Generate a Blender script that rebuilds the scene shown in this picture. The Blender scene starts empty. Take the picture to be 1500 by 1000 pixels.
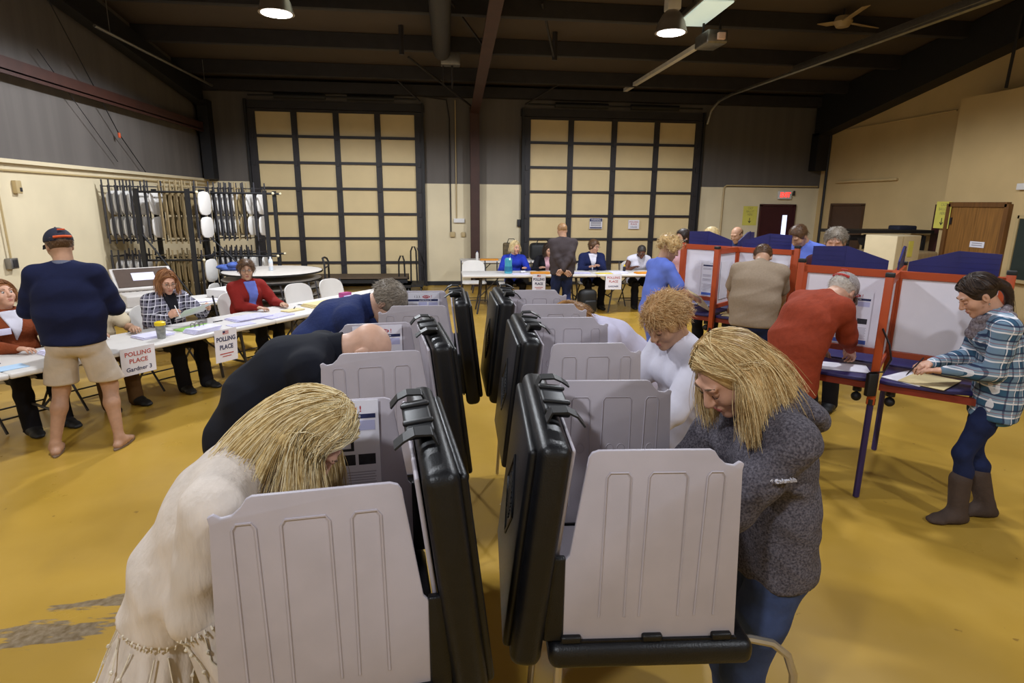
import bpy, bmesh, math, random
import numpy as np
from mathutils import Vector, Matrix
from math import sin, cos, pi, radians, sqrt

random.seed(7)
RNG = np.random.default_rng(7)
SC = bpy.context.scene
COL = SC.collection

# ---------------------------------------------------------------- camera
def make_camera():
    cam = bpy.data.cameras.new('camera')
    o = bpy.data.objects.new('camera', cam)
    COL.objects.link(o)
    cam.sensor_fit = 'HORIZONTAL'
    cam.sensor_width = 36.0
    cam.lens = 36.0 * 860.0 / 1500.0
    cam.clip_start = 0.05
    p, yw, ro = radians(13.28), radians(6.8), radians(0.5)
    f = Vector((sin(yw) * cos(p), cos(yw) * cos(p), -sin(p)))
    r0 = Vector((cos(yw), -sin(yw), 0))
    u0 = r0.cross(f)
    r = cos(ro) * r0 + sin(ro) * u0
    u = -sin(ro) * r0 + cos(ro) * u0
    m = Matrix((r, u, -f)).transposed().to_4x4()
    m.translation = (0, 0, 2.0)
    o.matrix_world = m
    SC.camera = o
make_camera()

# ---------------------------------------------------------------- light
W = bpy.data.worlds.new('hall_world')
SC.world = W
W.use_nodes = True
W.node_tree.nodes['Background'].inputs[0].default_value = (0.60, 0.62, 0.70, 1)
W.node_tree.nodes['Background'].inputs[1].default_value = 0.02
vs = SC.view_settings
vs.view_transform = 'Standard'
vs.look = 'None'
vs.gamma = 1.0
vs.exposure = 0.0
vs.use_curve_mapping = False

LAMPS = [(-2.20, 9.2, 4.80), (3.47, 9.3, 4.80), (-2.42, 4.2, 5.3), (3.80, 4.2, 5.3),
         (-2.42, -1.6, 5.6), (3.80, -1.6, 5.6)]
LAMP_POWER = [900, 780, 520, 430, 640, 520]
def lamp_lights():
    for (x, y, z), pw in zip(LAMPS, LAMP_POWER):
        l = bpy.data.lights.new('high_bay_light', 'SPOT')
        l.energy = pw
        l.color = (0.90, 0.94, 1.0)
        l.spot_size = radians(166)
        l.spot_blend = 0.22
        l.shadow_soft_size = 0.17
        o = bpy.data.objects.new('high_bay_light', l)
        o.location = (x, y, z - 0.36)
        COL.objects.link(o)
lamp_lights()

# ---------------------------------------------------------------- materials
def lin(h):
    h = h.lstrip('#')
    v = [int(h[i:i + 2], 16) / 255 for i in (0, 2, 4)]
    return tuple((c / 12.92 if c <= 0.04045 else ((c + 0.055) / 1.055) ** 2.4) for c in v) + (1,)

MATS = {}
def mat(name, col, rough=0.6, metal=0.0, var=0.10, vscale=6.0, bump=0.0, bscale=60.0,
        stretch=None, spec=0.5, col2=None, emis=0.0, sheen=0.0, alpha=1.0, trans=0.0):
    """procedural principled material: noise-mottled colour and noise bump in object space"""
    if name in MATS:
        return MATS[name]
    m = bpy.data.materials.new(name)
    m.use_nodes = True
    nt = m.node_tree
    b = nt.nodes['Principled BSDF']
    b.inputs['Roughness'].default_value = rough
    b.inputs['Metallic'].default_value = metal
    b.inputs['Specular IOR Level'].default_value = spec
    b.inputs['Alpha'].default_value = alpha
    b.inputs['Transmission Weight'].default_value = trans
    if sheen:
        b.inputs['Sheen Weight'].default_value = sheen
    c = lin(col)
    if col2:
        d = lin(col2)
    else:
        d = tuple(max(0, v * (1 - var)) for v in c[:3]) + (1,)
        c = tuple(min(1, v * (1 + var * 0.6)) for v in c[:3]) + (1,)
    tc = nt.nodes.new('ShaderNodeTexCoord')
    mp = nt.nodes.new('ShaderNodeMapping')
    nt.links.new(tc.outputs['Object'], mp.inputs[0])
    if stretch:
        mp.inputs['Scale'].default_value = stretch
    n = nt.nodes.new('ShaderNodeTexNoise')
    n.inputs['Scale'].default_value = vscale
    n.inputs['Detail'].default_value = 5
    nt.links.new(mp.outputs[0], n.inputs['Vector'])
    r = nt.nodes.new('ShaderNodeValToRGB')
    r.color_ramp.elements[0].position = 0.35
    r.color_ramp.elements[1].position = 0.65
    r.color_ramp.elements[0].color = d
    r.color_ramp.elements[1].color = c
    nt.links.new(n.outputs['Fac'], r.inputs[0])
    nt.links.new(r.outputs[0], b.inputs['Base Color'])
    if emis:
        nt.links.new(r.outputs[0], b.inputs['Emission Color'])
        b.inputs['Emission Strength'].default_value = emis
    if bump:
        n2 = nt.nodes.new('ShaderNodeTexNoise')
        n2.inputs['Scale'].default_value = bscale
        n2.inputs['Detail'].default_value = 3
        nt.links.new(mp.outputs[0], n2.inputs['Vector'])
        bp = nt.nodes.new('ShaderNodeBump')
        bp.inputs['Strength'].default_value = bump
        bp.inputs['Distance'].default_value = 0.01
        nt.links.new(n2.outputs['Fac'], bp.inputs['Height'])
        nt.links.new(bp.outputs[0], b.inputs['Normal'])
    MATS[name] = m
    return m

def plaid(name, base, bands, rough=0.85):
    """woven plaid: bands = list of (axis, scale, offset, width, colour, strength) stripes in object space"""
    if name in MATS:
        return MATS[name]
    m = bpy.data.materials.new(name)
    m.use_nodes = True
    nt = m.node_tree
    b = nt.nodes['Principled BSDF']
    b.inputs['Roughness'].default_value = rough
    b.inputs['Specular IOR Level'].default_value = 0.2
    tc = nt.nodes.new('ShaderNodeTexCoord')
    nz = nt.nodes.new('ShaderNodeTexNoise')
    nz.inputs['Scale'].default_value = 7
    nt.links.new(tc.outputs['Object'], nz.inputs['Vector'])
    mixv = nt.nodes.new('ShaderNodeVectorMath'); mixv.operation = 'MULTIPLY_ADD'
    mixv.inputs[1].default_value = (0.02, 0.02, 0.02)
    nt.links.new(nz.outputs['Color'], mixv.inputs[0])
    nt.links.new(tc.outputs['Object'], mixv.inputs[2])
    sx = nt.nodes.new('ShaderNodeSeparateXYZ')
    nt.links.new(mixv.outputs[0], sx.inputs[0])
    def M(op, a, bb):
        q = nt.nodes.new('ShaderNodeMath'); q.operation = op
        for i, v in enumerate((a, bb)):
            if isinstance(v, (int, float)): q.inputs[i].default_value = v
            else: nt.links.new(v, q.inputs[i])
        return q.outputs[0]
    xy = M('ADD', sx.outputs[0], sx.outputs[1])
    cur = nt.nodes.new('ShaderNodeRGB'); cur.outputs[0].default_value = lin(base)
    cur = cur.outputs[0]
    for ax, sc, off, wd, colr, st in bands:
        src = {'z': sx.outputs[2], 'x': sx.outputs[0], 'y': sx.outputs[1], 'd': xy}[ax]
        fr = M('FRACT', M('ADD', M('MULTIPLY', src, sc), off), 0.0)
        msk = M('MULTIPLY', M('LESS_THAN', fr, wd), st)
        mx = nt.nodes.new('ShaderNodeMix'); mx.data_type = 'RGBA'
        nt.links.new(msk, mx.inputs[0])
        nt.links.new(cur, mx.inputs[6])
        mx.inputs[7].default_value = lin(colr)
        cur = mx.outputs[2]
    nt.links.new(cur, b.inputs['Base Color'])
    MATS[name] = m
    return m

def hairmat(name, c_dark, c_mid, c_light, rough=0.45):
    """hair: per-strand random colour attribute mixed with fine noise"""
    if name in MATS:
        return MATS[name]
    m = bpy.data.materials.new(name)
    m.use_nodes = True
    nt = m.node_tree
    b = nt.nodes['Principled BSDF']
    b.inputs['Roughness'].default_value = rough
    b.inputs['Specular IOR Level'].default_value = 0.35
    at = nt.nodes.new('ShaderNodeAttribute'); at.attribute_name = 'strand'
    tc = nt.nodes.new('ShaderNodeTexCoord')
    n = nt.nodes.new('ShaderNodeTexNoise'); n.inputs['Scale'].default_value = 35; n.inputs['Detail'].default_value = 6
    nt.links.new(tc.outputs['Object'], n.inputs['Vector'])
    mx = nt.nodes.new('ShaderNodeMath'); mx.operation = 'MULTIPLY_ADD'
    mx.inputs[1].default_value = 0.45
    nt.links.new(n.outputs['Fac'], mx.inputs[0])
    nt.links.new(at.outputs['Fac'], mx.inputs[2])
    r = nt.nodes.new('ShaderNodeValToRGB')
    r.color_ramp.elements[0].position = 0.15; r.color_ramp.elements[0].color = lin(c_dark)
    r.color_ramp.elements[1].position = 0.95; r.color_ramp.elements[1].color = lin(c_light)
    e = r.color_ramp.elements.new(0.5); e.color = lin(c_mid)
    nt.links.new(mx.outputs[0], r.inputs[0])
    nt.links.new(r.outputs[0], b.inputs['Base Color'])
    bp = nt.nodes.new('ShaderNodeBump'); bp.inputs['Strength'].default_value = 0.35; bp.inputs['Distance'].default_value = 0.01
    n2 = nt.nodes.new('ShaderNodeTexNoise'); n2.inputs['Scale'].default_value = 90; n2.inputs['Detail'].default_value = 4
    nt.links.new(tc.outputs['Object'], n2.inputs['Vector'])
    nt.links.new(n2.outputs['Fac'], bp.inputs['Height'])
    nt.links.new(bp.outputs[0], b.inputs['Normal'])
    MATS[name] = m
    return m

# ---------------------------------------------------------------- object helpers
def tag(o, label=None, cat=None, group=None, kind=None):
    if label: o['label'] = label
    if cat: o['category'] = cat
    if group: o['group'] = group
    if kind: o['kind'] = kind
    return o

def empty(name, loc=(0, 0, 0), rz=0.0, label=None, cat=None, group=None):
    o = bpy.data.objects.new(name, None)
    o.empty_display_size = 0.1
    o.location = loc
    o.rotation_euler = (0, 0, rz)
    COL.objects.link(o)
    return tag(o, label, cat, group)

def V(*a):
    return Vector(a if len(a) > 1 else a[0])

class MB:
    """collects polygons; build() makes ONE mesh object"""
    def __init__(s):
        s.v = []; s.f = []
    def add(s, vs, fs, M=None):
        o = len(s.v)
        for p in vs:
            p = Vector(p)
            s.v.append(M @ p if M else p)
        for f in fs:
            s.f.append(tuple(i + o for i in f))
        return s
    def box(s, c, d, M=None, rz=0.0):
        x, y, z = d[0] / 2, d[1] / 2, d[2] / 2
        vs = [Vector((sx * x, sy * y, sz * z)) for sz in (-1, 1) for sy in (-1, 1) for sx in (-1, 1)]
        if rz:
            R = Matrix.Rotation(rz, 3, 'Z'); vs = [R @ p for p in vs]
        vs = [p + Vector(c) for p in vs]
        return s.add(vs, [(0, 2, 3, 1), (4, 5, 7, 6), (0, 1, 5, 4), (2, 6, 7, 3), (0, 4, 6, 2), (1, 3, 7, 5)], M)
    def rbox(s, c, d, r=0.01, M=None, n=3):
        """box with rounded vertical and horizontal edges (superellipse loft along z)"""
        bm = bmesh.new()
        bmesh.ops.create_cube(bm, size=1.0)
        bmesh.ops.scale(bm, vec=d, verts=bm.verts)
        bmesh.ops.bevel(bm, geom=bm.edges[:] , offset=r, segments=n, profile=0.5, affect='EDGES')
        bmesh.ops.translate(bm, vec=c, verts=bm.verts)
        bm.verts.index_update()
        s.add([v.co.copy() for v in bm.verts], [tuple(v.index for v in f.verts) for f in bm.faces], M)
        bm.free()
        return s
    def cyl(s, a, b, r0, r1=None, n=12, caps=True):
        return s.tube([a, b], [r0, r0 if r1 is None else r1], n, caps)
    def tube(s, pts, r, n=8, caps=True, M=None, flat=None):
        pts = [Vector(p) for p in pts]
        m = len(pts)
        if not isinstance(r, (list, tuple)): r = [r] * m
        up = None
        vs = []; fs = []
        for i in range(m):
            t = (pts[min(i + 1, m - 1)] - pts[max(i - 1, 0)])
            if t.length < 1e-9: t = Vector((0, 0, 1))
            t.normalize()
            if up is None:
                up = Vector((0, 0, 1)) if abs(t.z) < 0.9 else Vector((1, 0, 0))
            x = up.cross(t)
            if x.length < 1e-6: x = Vector((1, 0, 0)).cross(t)
            x.normalize(); y = t.cross(x); up = y
            for k in range(n):
                a = 2 * pi * k / n
                fl = flat or 1.0
                vs.append(pts[i] + x * (cos(a) * r[i]) + y * (sin(a) * r[i] * fl))
        for i in range(m - 1):
            for k in range(n):
                k2 = (k + 1) % n
                fs.append((i * n + k, i * n + k2, (i + 1) * n + k2, (i + 1) * n + k))
        if caps:
            fs.append(tuple(range(n - 1, -1, -1)))
            fs.append(tuple((m - 1) * n + k for k in range(n)))
        return s.add(vs, fs, M)
    def lathe(s, prof, n=24, M=None):
        vs = []; fs = []
        m = len(prof)
        for (r, z) in prof:
            for k in range(n):
                a = 2 * pi * k / n
                vs.append((r * cos(a), r * sin(a), z))
        for i in range(m - 1):
            for k in range(n):
                k2 = (k + 1) % n
                fs.append((i * n + k, i * n + k2, (i + 1) * n + k2, (i + 1) * n + k))
        if prof[0][0] > 1e-6: fs.append(tuple(range(n - 1, -1, -1)))
        if prof[-1][0] > 1e-6: fs.append(tuple((m - 1) * n + k for k in range(n)))
        return s.add(vs, fs, M)
    def prism(s, prof, h0, h1, M=None):
        """2-D outline (x,y) extruded from z=h0 to h1"""
        n = len(prof)
        vs = [(x, y, h0) for x, y in prof] + [(x, y, h1) for x, y in prof]
        fs = [tuple(range(n - 1, -1, -1)), tuple(range(n, 2 * n))]
        fs += [(i, (i + 1) % n, n + (i + 1) % n, n + i) for i in range(n)]
        return s.add(vs, fs, M)
    def sphere(s, c, r, M=None, nu=16, nv=10):
        if not isinstance(r, (list, tuple)): r = (r, r, r)
        vs = []; fs = []
        for j in range(nv + 1):
            t = pi * j / nv
            for k in range(nu):
                a = 2 * pi * k / nu
                vs.append((c[0] + r[0] * sin(t) * cos(a), c[1] + r[1] * sin(t) * sin(a), c[2] - r[2] * cos(t)))
        for j in range(nv):
            for k in range(nu):
                k2 = (k + 1) % nu
                fs.append((j * nu + k, j * nu + k2, (j + 1) * nu + k2, (j + 1) * nu + k))
        return s.add(vs, fs, M)
    def quad(s, a, b, c, d):
        return s.add([a, b, c, d], [(0, 1, 2, 3)])
    def build(s, name, m, parent=None, smooth=35, bevel=0.0, seg=2, **tg):
        me = bpy.data.meshes.new(name)
        me.from_pydata([tuple(p) for p in s.v], [], s.f)
        bm = bmesh.new(); bm.from_mesh(me)
        bmesh.ops.remove_doubles(bm, verts=bm.verts, dist=1e-5)
        bmesh.ops.recalc_face_normals(bm, faces=bm.faces)
        if bevel:
            eds = [e for e in bm.edges if len(e.link_faces) == 2 and e.calc_face_angle(0) > radians(30)]
            bmesh.ops.bevel(bm, geom=eds, offset=bevel, segments=seg, profile=0.5, affect='EDGES', clamp_overlap=True)
        if smooth:
            for f in bm.faces: f.smooth = True
            for e in bm.edges:
                if len(e.link_faces) == 2 and e.calc_face_angle(0) > radians(smooth): e.smooth = False
        bm.to_mesh(me); bm.free()
        me.materials.append(m)
        o = bpy.data.objects.new(name, me)
        COL.objects.link(o)
        if parent: o.parent = parent
        return tag(o, tg.get('label'), tg.get('cat'), tg.get('group'), tg.get('kind'))

def struct(name, mb, m, **k):
    k['kind'] = 'structure'
    return mb.build(name, m, **k)

def copy_tree(o, parent=None):
    c = o.copy()
    COL.objects.link(c)
    if parent: c.parent = parent
    for ch in list(o.children):
        copy_tree(ch, c)
    return c

def place(o, loc, rz=None, label=None, group=None):
    o.location = loc
    if rz is not None: o.rotation_euler = (0, 0, rz)
    if label: o['label'] = label
    if group: o['group'] = group
    return o

def text(s, size, m, parent, M, name='lettering', bold=0.0, ext=0.0006, align='CENTER', xs=1.0, shear=0.0):
    """lettering as real mesh; M places it (text reads along +x, up +y, faces +z)"""
    cu = bpy.data.curves.new(name, 'FONT')
    cu.body = s
    cu.size = size
    cu.align_x = align
    cu.align_y = 'CENTER'
    cu.extrude = ext
    cu.offset = bold * size
    cu.shear = shear
    cu.space_line = 0.95
    cu.resolution_u = 2
    to = bpy.data.objects.new(name + '_src', cu)
    COL.objects.link(to)
    bpy.context.view_layer.update()
    me = bpy.data.meshes.new_from_object(to.evaluated_get(bpy.context.evaluated_depsgraph_get()))
    bpy.data.objects.remove(to)
    me.transform(Matrix.Diagonal((xs, 1, 1, 1)))
    me.transform(M)
    me.materials.clear(); me.materials.append(m)
    o = bpy.data.objects.new(name, me)
    COL.objects.link(o)
    o.parent = parent
    return o

def frame(o, x, y):
    """matrix with origin o, x axis x, y axis y, z = x cross y"""
    x = Vector(x).normalized(); y = Vector(y).normalized(); z = x.cross(y).normalized(); y = z.cross(x)
    M = Matrix((x, y, z)).transposed().to_4x4()
    M.translation = Vector(o)
    return M
# ================================================================ the hall
XL, XR, YB, YF = -5.31, 9.67, 14.6, -5.5
ROOF0, RSL = 4.62, 0.13
def roofz(y): return ROOF0 + RSL * (YB - y)

def floor_material():
    m = bpy.data.materials.new('mustard_epoxy_floor'); m.use_nodes = True
    nt = m.node_tree; b = nt.nodes['Principled BSDF']
    L = nt.links.new
    tc = nt.nodes.new('ShaderNodeTexCoord')
    def noise(scale, detail=5, stretch=None, rot=0, rough=0.5):
        mp = nt.nodes.new('ShaderNodeMapping')
        L(tc.outputs['Object'], mp.inputs[0])
        if stretch: mp.inputs['Scale'].default_value = stretch
        mp.inputs['Rotation'].default_value = (0, 0, rot)
        n = nt.nodes.new('ShaderNodeTexNoise'); n.inputs['Scale'].default_value = scale
        n.inputs['Detail'].default_value = detail; n.inputs['Roughness'].default_value = rough
        L(mp.outputs[0], n.inputs['Vector'])
        return n.outputs['Fac']
    def ramp(fac, stops):
        r = nt.nodes.new('ShaderNodeValToRGB')
        while len(r.color_ramp.elements) < len(stops): r.color_ramp.elements.new(0.5)
        for e, (p, c) in zip(r.color_ramp.elements, stops): e.position = p; e.color = c
        L(fac, r.inputs[0]); return r.outputs[0]
    def math_(op, a, c):
        q = nt.nodes.new('ShaderNodeMath'); q.operation = op
        for i, v in enumerate((a, c)):
            if isinstance(v, (int, float)): q.inputs[i].default_value = v
            else: L(v, q.inputs[i])
        return q.outputs[0]
    def mix(fac, a, c):
        q = nt.nodes.new('ShaderNodeMix'); q.data_type = 'RGBA'
        L(fac, q.inputs[0]); L(a, q.inputs[6])
        if isinstance(c, tuple): q.inputs[7].default_value = c
        else: L(c, q.inputs[7])
        return q.outputs[2]
    base = ramp(noise(1.1, 6), [(0.25, lin('#a5822e')), (0.5, lin('#b28d38')), (0.75, lin('#bd9945'))])
    # broad foot-traffic grime
    grime = ramp(noise(0.9, 8, (1, 0.45, 1), 0.6, 0.62), [(0.55, (0, 0, 0, 1)), (0.8, (0.35, 0.35, 0.35, 1))])
    col = mix(grime, base, lin('#85672c'))
    geo = nt.nodes.new('ShaderNodeSeparateXYZ'); L(tc.outputs['Object'], geo.inputs[0])
    def blob(cx, cy, rx, ry, a):
        dx = math_('SUBTRACT', geo.outputs[0], cx); dy = math_('SUBTRACT', geo.outputs[1], cy)
        u = math_('ADD', math_('MULTIPLY', dx, cos(a)), math_('MULTIPLY', dy, sin(a)))
        v = math_('SUBTRACT', math_('MULTIPLY', dy, cos(a)), math_('MULTIPLY', dx, sin(a)))
        q = math_('ADD', math_('POWER', math_('DIVIDE', u, rx), 2.0), math_('POWER', math_('DIVIDE', v, ry), 2.0))
        return math_('MAXIMUM', math_('SUBTRACT', 1.0, q), 0.0)
    # scraped patches showing the grey concrete (left foreground) and white chips in the aisle
    scr = math_('MULTIPLY', math_('POWER', blob(-1.65, 2.72, 1.0, 0.34, 0.32), 0.5), noise(9, 7, (0.22, 1.25, 1), 0.32 * -1, 0.62))
    scr = ramp(scr, [(0.445, (0, 0, 0, 1)), (0.475, (1, 1, 1, 1))])
    col = mix(scr, col, ramp(noise(30), [(0.3, lin('#6a5638')), (0.7, lin('#94836a'))]))
    chp = math_('MULTIPLY', math_('POWER', blob(0.47, 3.55, 0.16, 0.75, 0.05), 0.4), noise(8, 7, (1, 0.7, 1), 0, 0.7))
    chp = ramp(chp, [(0.52, (0, 0, 0, 1)), (0.54, (1, 1, 1, 1))])
    col = mix(chp, col, lin('#c9bda6'))
    # tiny dark flecks
    fl = ramp(noise(14, 2), [(0.735, (0, 0, 0, 1)), (0.755, (0.6, 0.6, 0.6, 1))])
    col = mix(fl, col, lin('#6b4a1c'))
    L(col, b.inputs['Base Color'])
    L(ramp(noise(2.0, 6), [(0.3, (0.26, 0.26, 0.26, 1)), (0.7, (0.42, 0.42, 0.42, 1))]), b.inputs['Roughness'])
    b.inputs['Specular IOR Level'].default_value = 0.45
    bp = nt.nodes.new('ShaderNodeBump'); bp.inputs['Strength'].default_value = 0.12; bp.inputs['Distance'].default_value = 0.01
    L(noise(5, 4), bp.inputs['Height']); L(bp.outputs[0], b.inputs['Normal'])
    return m

m_floor = floor_material()
m_beige = mat('beige_painted_panel', '#d6c8a8', 0.65, var=0.06, vscale=1.5, bump=0.03, bscale=12)
m_beige_r = mat('beige_painted_block', '#c2a878', 0.7, var=0.06, vscale=1.5, bump=0.05, bscale=30)
m_insul = mat('grey_insulation', '#5f5955', 0.75, var=0.12, vscale=0.8, bump=0.05, bscale=8, stretch=(6, 6, 0.3))
m_roof = mat('dark_roof_insulation', '#4a3e34', 0.8, var=0.12, vscale=0.7)
m_steel = mat('dark_steel', '#262225', 0.6, var=0.2)
m_red_steel = mat('red_brown_primer_steel', '#3a1d14', 0.6, var=0.15)
m_black = mat('black_steel', '#141316', 0.6, var=0.2)
m_doorpanel = mat('beige_door_panel', '#d6c092', 0.6, var=0.05, vscale=2)
m_white_pl = mat('white_plastic', '#d5d2d0', 0.5, var=0.03)
m_paper = mat('white_paper', '#e2e0ea', 0.8, var=0.02)
m_ink = mat('black_ink', '#1c1a22', 0.8, var=0)
m_conduit = mat('beige_conduit', '#b29c70', 0.55, var=0.05)
m_galv = mat('galvanised_steel', '#8d8a88', 0.35, 0.8, var=0.12, vscale=15)
m_chrome = mat('bare_aluminium_tube', '#b9b2a8', 0.33, 0.85, var=0.05)

def slab(name, mb, m): return struct(name, mb, m, smooth=0)
slab('floor', MB().box(((XL + XR) / 2, (YB + YF) / 2, -0.1), (XR - XL + 0.4, YB - YF + 0.4, 0.2)), m_floor)
# walls (beige painted panel below, grey insulation above: one sheet each)
WZ = 2.43
slab('wall_back', MB().box(((XL + XR) / 2, YB + 0.1, WZ / 2), (XR - XL + 0.4, 0.2, WZ)), m_beige)
slab('wall_back_upper', MB().box(((XL + XR) / 2, YB + 0.11, (WZ + 5.2) / 2), (XR - XL + 0.4, 0.2, 5.2 - WZ)), m_insul)
slab('wall_left', MB().box((XL - 0.1, (YB + YF) / 2, WZ / 2), (0.2, YB - YF, WZ)), m_beige)
slab('wall_left_upper', MB().box((XL - 0.11, (YB + YF) / 2, (WZ + 7.6) / 2), (0.2, YB - YF, 7.6 - WZ)), m_insul)
slab('wall_right', MB().box((XR + 0.1, (YB + YF) / 2, 3.8), (0.2, YB - YF, 7.6)), m_beige_r)
slab('wall_front', MB().box(((XL + XR) / 2, YF - 0.1, 3.8), (XR - XL + 0.4, 0.2, 7.6)), m_beige)
XJ, YJ = 9.2, 10.12
slab('wall_right_bay', MB().box(((XJ + XR) / 2, (YJ + YF) / 2, 1.93), (XR - XJ - 0.004, YJ - YF, 3.86)), m_beige_r)
c = MB()
c.add([(XL - .2, YB + .2, roofz(YB + .2)), (XR + .2, YB + .2, roofz(YB + .2)), (XR + .2, YF - .2, roofz(YF - .2)), (XL - .2, YF - .2, roofz(YF - .2)),
       (XL - .2, YB + .2, roofz(YB + .2) + .2), (XR + .2, YB + .2, roofz(YB + .2) + .2), (XR + .2, YF - .2, roofz(YF - .2) + .2), (XL - .2, YF - .2, roofz(YF - .2) + .2)],
      [(0, 1, 2, 3), (7, 6, 5, 4), (0, 4, 5, 1), (1, 5, 6, 2), (2, 6, 7, 3), (3, 7, 4, 0)])
slab('ceiling', c, m_roof)
# caps and base trim
slab('trim_1', MB().box((XL + 0.03, (YB + YF) / 2, WZ + 0.02), (0.06, YB - YF, 0.05)), m_beige)
slab('trim_2', MB().box((XL + 0.025, (YB + YF) / 2, WZ - 0.09), (0.012, YB - YF, 0.02)), m_conduit)
for k, (a, b_) in enumerate(((-5.3, -4.22), (-0.4, 1.95), (6.42, 8.1), (9.06, 9.66))):
    slab('baseboard_back' if k == 0 else 'baseboard_back_%d' % (k + 1), MB().box(((a + b_) / 2, YB - 0.01, 0.05), (b_ - a, 0.02, 0.10)), m_black)
slab('baseboard_left', MB().box((XL + 0.01, (YB + YF) / 2, 0.05), (0.02, YB - YF - .1, 0.10)), m_black)
slab('baseboard_right', MB().box((XJ - 0.01, 2, 0.05), (0.02, 13.4, 0.10)), m_black)

# roof steel: purlins across, rafters front to back, eave strut
for k in range(9):
    y = YB - 1.15 - 1.55 * k
    z = roofz(y)
    slab('trim_%d' % (10 + k), MB().box(((XL + XR) / 2, y, z - 0.13), (XR - XL, 0.07, 0.25)).box(((XL + XR) / 2, y + .05, z - 0.25), (XR - XL, 0.10, 0.015)), m_steel)
def rafter(name, x, w, m, y0, y1, zb0, zb1):
    mb = MB()
    pts = [(y0, zb0), (y1, zb1), (y1, roofz(y1) - 0.24), (y0, roofz(y0) - 0.24)]
    for (xx, ww, dz) in ((x, 0.03, 0),):
        vs = [(xx - ww / 2, p[0], p[1]) for p in pts] + [(xx + ww / 2, p[0], p[1]) for p in pts]
        mb.add(vs, [(0, 1, 2, 3), (7, 6, 5, 4), (0, 4, 5, 1), (1, 5, 6, 2), (2, 6, 7, 3), (3, 7, 4, 0)])
    vs = [(x - w / 2, y0, zb0 - .02), (x + w / 2, y0, zb0 - .02), (x + w / 2, y1, zb1 - .02), (x - w / 2, y1, zb1 - .02),
          (x - w / 2, y0, zb0 + .02), (x + w / 2, y0, zb0 + .02), (x + w / 2, y1, zb1 + .02), (x - w / 2, y1, zb1 + .02)]
    mb.add(vs, [(0, 3, 2, 1), (4, 5, 6, 7), (0, 1, 5, 4), (1, 2, 6, 5), (2, 3, 7, 6), (3, 0, 4, 7)])
    return slab(name, mb, m)
rafter('trim_30', 0.80, 0.2, m_red_steel, 14.35, -4.5, 4.0, 6.35)
rafter('trim_31', -5.12, 0.2, m_black, 14.35, -4.5, 4.0, 6.35)
mb = MB().add([(9.30, 14.5, 3.66), (9.66, 14.5, 3.66), (9.66, 9.0, 4.70), (9.30, 9.0, 4.70), (9.66, -4.5, 6.6), (9.30, -4.5, 6.6),
               (9.30, 14.5, roofz(14.5) - .03), (9.66, 14.5, roofz(14.5) - .03), (9.66, -4.5, roofz(-4.5) - .03), (9.30, -4.5, roofz(-4.5) - .03)],
              [(0, 1, 2, 3), (3, 2, 4, 5), (6, 9, 8, 7), (0, 6, 7, 1), (0, 3, 5, 9, 6), (1, 7, 8, 4, 2), (5, 4, 8, 9)])
slab('trim_32', mb, m_black)
slab('trim_33', MB().box((XL + 0.09, (YB + YF) / 2, 3.50), (0.18, YB - YF - .3, 0.02)).box((XL + 0.17, (YB + YF) / 2, 3.55), (0.02, YB - YF - .3, 0.2)), m_red_steel)
# columns
slab('trim_40', MB().box((0.80, 14.44, 2.08), (0.03, 0.28, 4.15)).box((0.80, 14.31, 2.08), (0.21, 0.025, 4.15)).box((0.80, 14.57, 2.08), (0.21, 0.025, 4.15)), m_red_steel)
slab('trim_41', MB().box((-5.12, 14.40, 2.08 + WZ / 2), (0.21, 0.3, 4.1 - WZ)), m_black)
slab('trim_42', MB().box((9.45, 14.44, 3.3), (0.3, 0.28, 0.9)), m_black)
# dark steel beam along the back eave
slab('trim_43', MB().box(((XL + XR) / 2, 14.45, 4.46), (XR - XL, 0.2, 0.22)), m_steel)
# wind braces and hangers of the roof
for k, (a, b_) in enumerate((((-0.95, 14.2, 5.0 - .35), (-0.43, 14.25, 4.2)), ((1.96, 14.25, 4.2), (2.72, 14.2, 4.65)), ((-0.65, 11.5, 4.55), (-0.65, 11.5, roofz(11.5))), ((2.11, 11.5, 4.55), (2.11, 11.5, roofz(11.5))),
                           ((-0.1, 9.5, 5.2), (0.8, 11.5, 4.75)), ((-0.6, 12.8, 4.8), (0.75, 14.2, 4.1)), ((1.65, 10.2, 5.1), (2.1, 11.5, 4.6)))):
    d = 0.022 if k not in (2, 3) else 0.05
    slab('trim_%d' % (50 + k), MB().cyl(a, b_, d, n=6), m_steel)

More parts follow.
